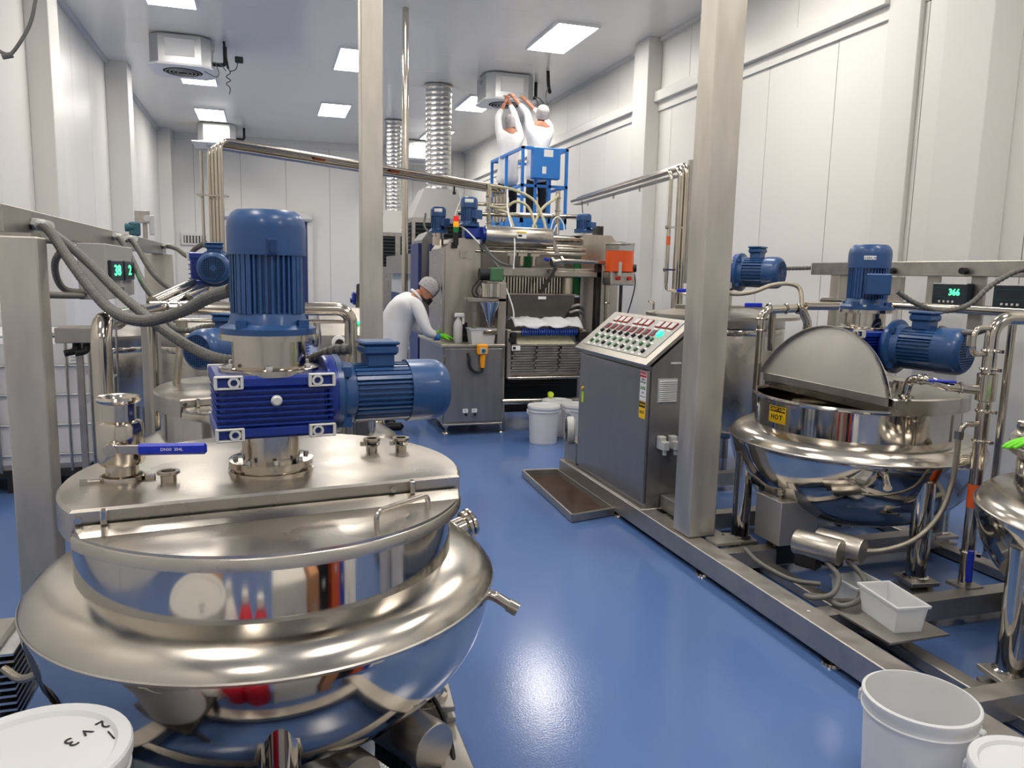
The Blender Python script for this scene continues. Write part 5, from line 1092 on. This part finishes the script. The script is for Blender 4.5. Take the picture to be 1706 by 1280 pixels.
# --- scissor lift
LX0, LX1, LY0, LY1, LZ, LT = 3.56, 4.28, 10.86, 12.5, 2.40, 3.46
lf = thing('scissor_lift', 'blue scissor lift raised high behind the machine', 'lift', (3.9, 11.6, 0))
MB().bx(LX0, LX1, LY0, LY1, LZ-.08, LZ, bev=.006).build('platform', 'blue_lift', lf, smooth=0)
for x in (LX0+.02, LX1-.02):
    for y in (LY0+.02, (LY0+LY1)/2, LY1-.02): MB().bx(x-.02, x+.02, y-.02, y+.02, LZ, LT).build('rail_post', 'blue_lift', lf, smooth=0)
for x in (LX0+.22, LX0+.44): MB().bx(x-.018, x+.018, LY0, LY0+.04, LZ, LT).build('rail_post', 'blue_lift', lf, smooth=0)
for z in (LT, LZ+.53):
    MB().bx(LX0, LX1, LY0, LY0+.04, z-.02, z+.02).build('rail', 'blue_lift', lf, smooth=0); MB().bx(LX0, LX1, LY1-.04, LY1, z-.02, z+.02).build('rail', 'blue_lift', lf, smooth=0)
    for x in (LX0+.02, LX1-.02): MB().bx(x-.02, x+.02, LY0, LY1, z-.02, z+.02).build('rail', 'blue_lift', lf, smooth=0)
for a in (((LX0, LX1), (LY0, LY0+.02)), ((LX0, LX1), (LY1-.02, LY1)), ((LX0, LX0+.02), (LY0, LY1)), ((LX1-.02, LX1), (LY0, LY1))): MB().bx(*a[0], *a[1], LZ, LZ+.14).build('toe_board', 'blue_lift', lf, smooth=0)
q = MB().bx(LX0+.13, LX1-.17, LY0-.13, LY0-.005, LZ+.62, LT+.0, bev=.012).build('control_box', 'blue_lift', lf); sticker(q, (LX0+.36, LY0-.13, LT-.08), (0, -1, 0), .14, .10, 'label_white', 'box_label'); sticker(q, (LX0+.30, LY0-.13, LZ+.74), (0, -1, 0), .06, .10, 'label_white', 'box_label')
MB().bx(LX0+.25, LX0+.45, LY0+.06, LY0+.2, LZ, LZ+.16, bev=.01).build('tool_box', 'residue', lf)
for k in range(5):
    z0, z1 = .55+k*.352, .55+(k+1)*.352
    for sx in (LX0+.06, LX1-.06):
        for s in (1, -1):
            a = V((sx, 11.68-.62*s, z0)); c = V((sx, 11.68+.62*s, z1)); d = c-a; MB(frame((a+c)/2, d)).box((0, 0, 0), (.05, .05, d.length)).build('scissor_arm', 'blue_lift', lf, smooth=0)
MB().bx(LX0-.05, LX1+.05, LY0, LY1, .2, .52, bev=.02).build('chassis', 'blue_lift', lf, smooth=0)
for x in (LX0-.03, LX1+.03):
    for y in (LY0+.2, LY1-.2): MB().cyl((x-.05, y, .17), (x+.05, y, .17), .17, seg=24).build('wheel', 'rubber', lf)
def lift_person(label, x, y, z, arms, lean, hd, fwd, trous='black_cloth'):
    p = thing('person', label, 'person', (x, y, z))
    lx, ly = lean; S = V((x+lx, y+ly, z+1.44)); HP = V((x, y, z+.95))
    ax = V((1, -.1, 0)).normalized()
    sk = [[(*HP, .1), (*HP.lerp(S, .5), .1), (*S, .1), (*(S+V((0, 0, .1))), .055)]]; cchain = [[(x, y, z+.60, .22), (x, y, z+.78, .20), (*HP, .175), (*HP.lerp(S, .45), .17), (*HP.lerp(S, .85), .17), (*(S+V((0, 0, .07))), .08)]]
    for sd, (el, wr) in zip((-1, 1), arms):
        sh = S+ax*(sd*.17)+V((0, 0, -.02)); el = V(el); wr = V(wr)
        sk.append([(*S, .1), (*sh, .055), (*el, .042), (*wr, .028)])
        cchain.append([(*HP.lerp(S, .85), .17), (*sh, .085), (*sh.lerp(el, .5), .07), (*el, .062), (*el.lerp(wr, .55), .05)])
    skin('body', 'skin', p, sk); skin('coat', 'coat', p, cchain, smooth=6)
    for sd, (el, wr) in zip((-1, 1), arms): skin('hand', 'skin', p, hand(wr, V(wr)-V(el), (0, 1, 0), .17, .5))
    h, M = head(p, S+V(hd), fwd, (0, 0, 1)); hairnet(h, M, 1.06, -.06)
    skin('trousers', trous, p, [[(x, y, z+.86, .10), (x-.07, y, z+.76, .085), (x-.1, y, z+.45, .07), (x-.1, y, z+.08, .055)], [(x, y, z+.86, .10), (x+.07, y, z+.76, .085), (x+.1, y, z+.45, .07), (x+.1, y, z+.08, .055)]])
    for sx in (-.1, .1): MB().box((x+sx, y+.04, z+.04), (.095, .26, .08), bev=.03).build('shoe', 'black', p)
    return p
lift_person('worker in white coat on the lift seen from behind, right one of two', 3.95, 11.32, LZ, (((3.83, 11.45, 4.05), (3.72, 11.85, 4.36)), ((4.16, 11.6, 4.02), (3.98, 12.05, 4.38))), (.03, .0), (.045, .02, .20), (0, .9, .3))
lift_person('worker in white coat and black trousers on the lift, left one of two', 3.70, 12.0, LZ, (((3.55, 12.1, 4.10), (3.72, 12.3, 4.36)), ((3.80, 12.05, 4.16), (3.80, 12.4, 4.45))), (.04, .05), (.04, .06, .19), (.6, .8, .3))
# ================================================================ air conditioners on the ceiling
def aircon(label, x, y, fascia=False, w=.84, h=.40):
    t = thing('ceiling_air_conditioner', label, 'air conditioner', (x, y, HC-h-.05)); z0, z1 = HC-.02-h, HC-.02; c = .13; a = w/2
    oc = [(-a+c, -a), (a-c, -a), (a, -a+c), (a, a-c), (a-c, a), (-a+c, a), (-a, a-c), (-a, -a+c)]
    MB(T(x, y, 0)).prism(oc, z0, z1).build('casing', 'ac_shell', t, smooth=0)
    e = MB(T(x, y, 0)); e.prism([(px*1.05, py*1.05) for px, py in oc], z0-.03, z0); e.build('lower_flange', 'ac_white', t, smooth=0)
    MB().bx(x-.2, x+.2, y-a-.008, y-a, z0+.10, z1-.06, bev=.002).build('access_plate', 'ac_white', t, smooth=0)
    for sx in (-1, 1): MB().bx(x+sx*a-.02, x+sx*a+.02, y-.03, y+.03, z1-.12, z1-.08).cyl((x+sx*(a+.03), y, z1-.1), (x+sx*(a+.03), y, HC), .006, seg=6).build('hanger', 'galv', t)
    MB(T(x, y, 0)).lathe([(0, z0-.034), (.26, z0-.034), (.28, z0-.03)], 32).build('fan_opening_shade', 'gap_shade', t)  # flat disc, the shade of the opening put into its dark colour
    for k in range(4): MB(T(x, y, z0-.04)).ring((0, 0, 0), (0, 0, 1), .08+.055*k, .005, 28, 6).build('fan_guard_ring', 'ac_shell', t)
    if fascia:
        MB().bx(x-.55, x+.55, y-.55, y+.55, z0-.07, z0-.035, bev=.02).build('fascia', 'ac_white', t)
        MB().bx(x-.25, x+.25, y-.25, y+.25, z0-.076, z0-.07).build('intake_grille', 'vent_grey', t, smooth=0)
    else:
        for k, pts in enumerate(([(x+a, y-.2, z0+.1), (x+a+.12, y-.25, z0+.08), (x+a+.2, y-.3, z0-.02)], [(x+a+.05, y-.25, z0+.1), (x+a+.1, y-.28, z0-.05), (x+a+.06, y-.3, z0-.12), (x+a-.1, y-.32, z0-.06)])): MB().tube(spline(pts), .008, 6).build('wire', 'cable_grey', t)
    b = MB(); b.tube(fillet([(x+a, y+.1, z0+.15), (x+a+.18, y+.1, z0+.15), (x+a+.18, y+.1, HC)], .05), .03, 10); b.build('insulated_pipe', 'rubber', t)
    return t
aircon('ceiling air conditioner with open casing, nearest on the left', -1.12, 13.1)
aircon('ceiling air conditioner with flat panel, far left above the pipe rack', -1.02, 20.3, True)
aircon('ceiling air conditioner being repaired above the blue lift', 4.02, 13.3)
aircon('ceiling air conditioner with flat panel, far back beside the wide duct', 3.86, 20.6, True)
lc = thing('ceiling_cables', 'dark cables and connectors dangling right of the nearest left air conditioner', 'cable', (-.45, 12.9, 4.3))
MB().tube(spline([(-.52, 12.9, HC), (-.5, 12.9, 4.8), (-.47, 12.9, 4.62)]), .018, 8).build('insulated_line', 'rubber', lc)
MB().tube(spline([(-.47, 12.9, 4.62), (-.44, 12.9, 4.56), (-.5, 12.9, 4.5), (-.44, 12.9, 4.45), (-.5, 12.9, 4.4), (-.45, 12.9, 4.34), (-.46, 12.9, 4.25)]), .007, 6).build('coiled_wire', 'rubber', lc)
MB().bx(-.37, -.25, 12.85, 12.95, 4.72, 4.80, bev=.01).tube(spline([(-.33, 12.9, 4.72), (-.36, 12.9, 4.62), (-.44, 12.9, 4.58)]), .007, 6).build('connector', 'black', lc)
b = MB(); b.tube(spline([(4.55, 12.6, HC), (4.53, 12.5, 4.75), (4.52, 12.4, 4.62)]), .03, 8); solo(b, 'insulated_pipe', 'rubber', 'short dark insulated pipe hanging above the lift workers', 'pipe')
b = MB(); b.tube(spline([(4.53, 12.5, 4.75), (4.42, 12.3, 4.55), (4.40, 12.2, 4.42), (4.46, 12.2, 4.38), (4.38, 12.15, 4.3)]), .01, 6); solo(b, 'loose_wire', 'cable_grey', 'loose grey wire dangling right of the repaired air conditioner', 'wire')
b = MB(); b.tube(spline([(-1.15, 5.0, 3.08), (-1.19, 5.0, 2.93), (-1.27, 5.0, 2.79), (-1.31, 5.0, 2.765), (-1.37, 5.0, 2.80), (-1.45, 5.05, 2.9)]), .010, 8); b.tube([(-1.28, 5.0, 2.765), (-1.33, 5.0, 2.75)], .016, 8)
b.tube(spline([(-1.15, 5.0, 3.08), (-1.12, 5.0, 4.2), (-1.11, 5.0, HC)]), .010, 8); solo(b, 'hanging_cable', 'cable_grey', 'grey cable hanging from ceiling in the upper left corner', 'cable')
# ---------------------------------------------------------------- roll-up door and vent in the back wall
d1 = bpy.data.objects.new('door_1', None); COL.objects.link(d1); d1.location = (.1, YB-.05, 0); ORI['door_1'] = V((.1, YB-.05, 0)); struct(d1)
MB().bx(-1.05, 1.22, YB-.32, YB, 2.9, 3.15, bev=.06).build('roller_housing', 'wall_trim', d1)
MB().bx(-.92, 1.10, YB-.10, YB-.07, 0, 2.92).build('curtain', 'blue_panel', d1, smooth=0)
for x in (-1.0, 1.16): MB().bx(x-.07, x+.07, YB-.16, YB, 0, 2.92, bev=.01).build('guide_rail', 'wall_trim', d1, smooth=0)
for x in (-.4, .1, .6): MB().bx(x-.006, x+.006, YB-.105, YB-.1, 0, 2.9).build('curtain_seam', 'blue_dark', d1, smooth=0)
w1 = bpy.data.objects.new('window_1', None); COL.objects.link(w1); w1.location = (-1.75, YB-.05, 2.3); ORI['window_1'] = V((-1.75, YB-.05, 2.3)); struct(w1)
MB().bx(-2.05, -1.38, YB-.06, YB, 2.20, 2.52, bev=.006).build('window_frame', 'wall_trim', w1, smooth=0); MB().bx(-1.98, -1.45, YB-.07, YB-.06, 2.25, 2.44).build('pane', 'dark_steel', w1, smooth=0)
for k in range(7): MB().bx(-1.96+k*.075, -1.92+k*.075, YB-.075, YB-.07, 2.25, 2.44).build('vent_bar', 'vent_grey', w1, smooth=0)
# ================================================================ buckets, tubs, gloves
def bucket(label, loc, r=.16, h=.36, lid=False, rot=0., grp='white plastic buckets', bail=True, s=1.):
    t = thing('plastic_bucket', label, 'bucket', loc, rot, grp, world=False)
    if lid: pr = [(0, .004), (r*.86, 0), (r*.88, .004), (r*.985, h-.03), (r*.985, h-.01), (0, h-.01)]
    else: pr = [(0, .004), (r*.86, 0), (r*.88, .004), (r*.985, h-.045), (r, h), (r*.975, h), (r*.955, h-.045), (r*.86, .008), (0, .008)]
    MB().lathe(pr, 48).build('pail', 'white_plastic', t, smooth=30)
    MB().lathe([(r*.985, h-.055), (r*1.03, h-.055), (r*1.035, h-.05), (r*1.015, h-.047), (r*1.0, h-.03), (r*1.035, h-.012), (r*1.035, h-.003), (r*1.0, h)], 48).build('collar', 'white_plastic', t, smooth=30)
    if lid:
        MB().lathe([(0, h-.006), (r*.86, h-.006), (r*.90, h+.004), (r*1.04, h+.006), (r*1.06, h), (r*1.06, h-.022), (r*1.03, h-.022)], 48).build('bucket_lid', 'white_plastic', t, smooth=30)
    if bail:
        R = r*1.06; pts = [(R*cos(a), -.35*r*sin(a)*.9-.012, h-.05-.9*r*sin(a)*.62) for a in [pi*k/16 for k in range(17)]]
        MB().tube(pts, .006, 8).build('bail_handle', 'white_plastic', t)
        for sx in (-1, 1): MB().box((sx*r*1.04, 0, h-.06), (.02, .03, .04), bev=.004).build('handle_lug', 'white_plastic', t)
    return t
bucket('tall open white bucket on the floor in the lower right foreground', (1.905, 1.72, 0), .162, .385, rot=RAD(120))
bucket('white bucket cut off at the lower right corner', (1.94, 1.37, 0), .15, .36, lid=True, rot=RAD(120))
lb = bucket('white lidded bucket with black handwriting in the lower left corner', (-.47, 1.64, .31), .175, .36, lid=True, rot=RAD(60))
ORI[lb.name] = V((0, 0, 0))
text('2 v 3', .05, T(.10, -.045, .3555) @ RZ(RAD(165)), 'ink', lb, 'handwriting', ext=.0004); text('/ /', .05, T(.12, -.10, .3555) @ RZ(RAD(165)), 'ink', lb, 'handwriting', ext=.0004)
bs = thing('bucket_stand', 'low dark stool under the lidded bucket at lower left', 'stool', (-.47, 1.64, 0))
MB().bx(-.63, -.31, 1.48, 1.80, .28, .31, bev=.004).build('top', 'dark_steel', bs, smooth=0)
for x in (-.6, -.34):
    for y in (1.49, 1.75): MB().bx(x-.015, x+.015, y-.015, y+.015, 0, .28).build('leg', 'dark_steel', bs, smooth=0)
bucket('white lidded bucket under the conveyor, fully in view', (2.60, 7.04, 0), .155, .37, lid=True, rot=RAD(-20))
bucket('white lidded bucket under the conveyor, half hidden by the console', (2.98, 7.10, 0), .15, .36, lid=True, rot=RAD(30))
bucket('white lidded bucket behind the other two under the conveyor', (2.86, 7.36, 0), .15, .36, lid=True, bail=False)
t = thing('plastic_tub', 'open translucent plastic tub on the right skid below the riser', 'tub', (2.62, 2.55, .1), RAD(-8)); tub(t, 2.55, 2.70, 2.44, 2.71, .155, .28, 'clear_plastic')
t = thing('plastic_tub', 'empty translucent plastic tub behind the other tub on the skid', 'tub', (2.75, 2.98, .1)); tub(t, 2.68, 2.86, 2.84, 3.02, .06, .19, 'clear_plastic')
ts = solo(MB().bx(2.46, 2.78, 2.40, 2.76, .145, .154), 'shelf_plate', 'frame_steel', 'flat steel plate across the skid under the plastic tub', 'plate', smooth=0)
# green glove lying on the right kettle
g = thing('rubber_glove', 'bright green rubber glove lying on the kettle at the right edge', 'glove', (3.0, 2.3, 1.02))
skin('glove_hand', 'glove_green', g, hand((2.99, 2.14, 1.045), (-.75, .5, -.02), (0, 0, -1), .25, .35)); skin('glove_cuff', 'glove_green', g, [[(2.97, 2.15, 1.045, (.045, .03)), (3.08, 2.07, 1.055, (.06, .03)), (3.2, 1.99, 1.065, (.07, .028))]])
# corrugated drain at the lower left, under the foreground kettle
mt = thing('finned_motor', 'grey finned motor beside the left leg of the foreground kettle', 'motor', (-.95, 2.75, 0))
MB().bx(-1.08, -.80, 2.62, 2.88, .0, .06).build('foot', 'dark_steel', mt, smooth=0); MB().bx(-1.06, -.82, 2.64, 2.86, .18, .46, bev=.01).build('housing', 'frame_steel', mt)
for k in range(11): MB().bx(-1.08, -.775, 2.61, 2.89, .205+k*.023, .213+k*.023).build('cooling_fin', 'galv', mt, smooth=0)
MB().bx(-.99, -.87, 2.70, 2.80, .06, .18).build('pedestal', 'dark_steel', mt, smooth=0)
b = MB(); b.tube(spline([(-.80, 2.6, .40), (-.74, 2.55, .385), (-.66, 2.5, .42), (-.58, 2.35, .45)]), .013, 10); solo(b, 'braided_hose', 'braid', 'braided hose leading from the finned motor under the foreground kettle', 'hose')
b = MB(); b.lathe([(0, 0), (.055, 0), (.055, .004), (0, .004)], 24, T(.93, 3.55, 0)); solo(b, 'floor_drain', 'frame_steel', 'small round steel drain cover flush in the blue floor', 'drain') if False else None
# supplies standing on the floor in front of the foreground kettle, below the frame (mirrored in its rim)
def jug(x, y, m, label, r=.085, h=.55):
    t = thing('supply_jug', label, 'jug', (x, y, 0), group='supplies mirrored in the rim', world=False)
    MB().lathe([(0, 0), (r, 0), (r, h*.76), (r*.5, h*.9), (r*.32, h*.92), (r*.32, h*.97), (0, h*.97)], 20).build('body', m, t); MB().lathe([(r*.36, h*.94), (r*.36, h), (0, h)], 16).build('cap', 'label_white', t)
for x, y, m, nm in ((-.95, 1.1, 'label_white', 'white jug mirrored at the left of the foreground kettle rim'), (-.28, 1.22, 'sticker_red', 'red jug mirrored in the foreground kettle rim, left of two'), (-.13, 1.24, 'sticker_red', 'red jug mirrored in the foreground kettle rim, right of two'), (-.46, 1.2, 'label_white', 'white jug mirrored just left of the red jugs'), (1.0, .95, 'label_white', 'white jug mirrored at the right of the rim, left of two'), (1.2, .95, 'label_white', 'white jug mirrored at the right of the rim, right of two')): jug(x, y, m, nm)
def carton(x, y, w_, h, m, label):
    t = thing('supply_box', label, 'box', (x, y, 0), group='supplies mirrored in the rim', world=False)
    MB().box((0, 0, h/2), (w_, .22, h), bev=.006).build('carton', m, t, smooth=0); MB().box((0, .111, h*.8), (w_*.3, .004, .03)).build('hand_hold', 'vent_grey', t, smooth=0)
carton(.13, 1.2, .30, .62, 'label_white', 'white box mirrored in the middle of the foreground kettle rim'); carton(.36, 1.2, .09, .62, 'card', 'narrow cardboard box mirrored right of the white box'); carton(.76, .98, .14, .6, 'orange_tape', 'orange box mirrored in the right part of the rim'); carton(-.68, 1.16, .14, .58, 'card', 'cardboard box mirrored in the left part of the rim')
carton(.55, 1.02, .14, .6, 'black', 'added black block, mirrored in the foreground kettle rim as dark trouser legs'); carton(.89, .96, .1, .5, 'blue_roll', 'blue box mirrored beside the orange box')  # black block is added so the rim mirrors dark trouser legs
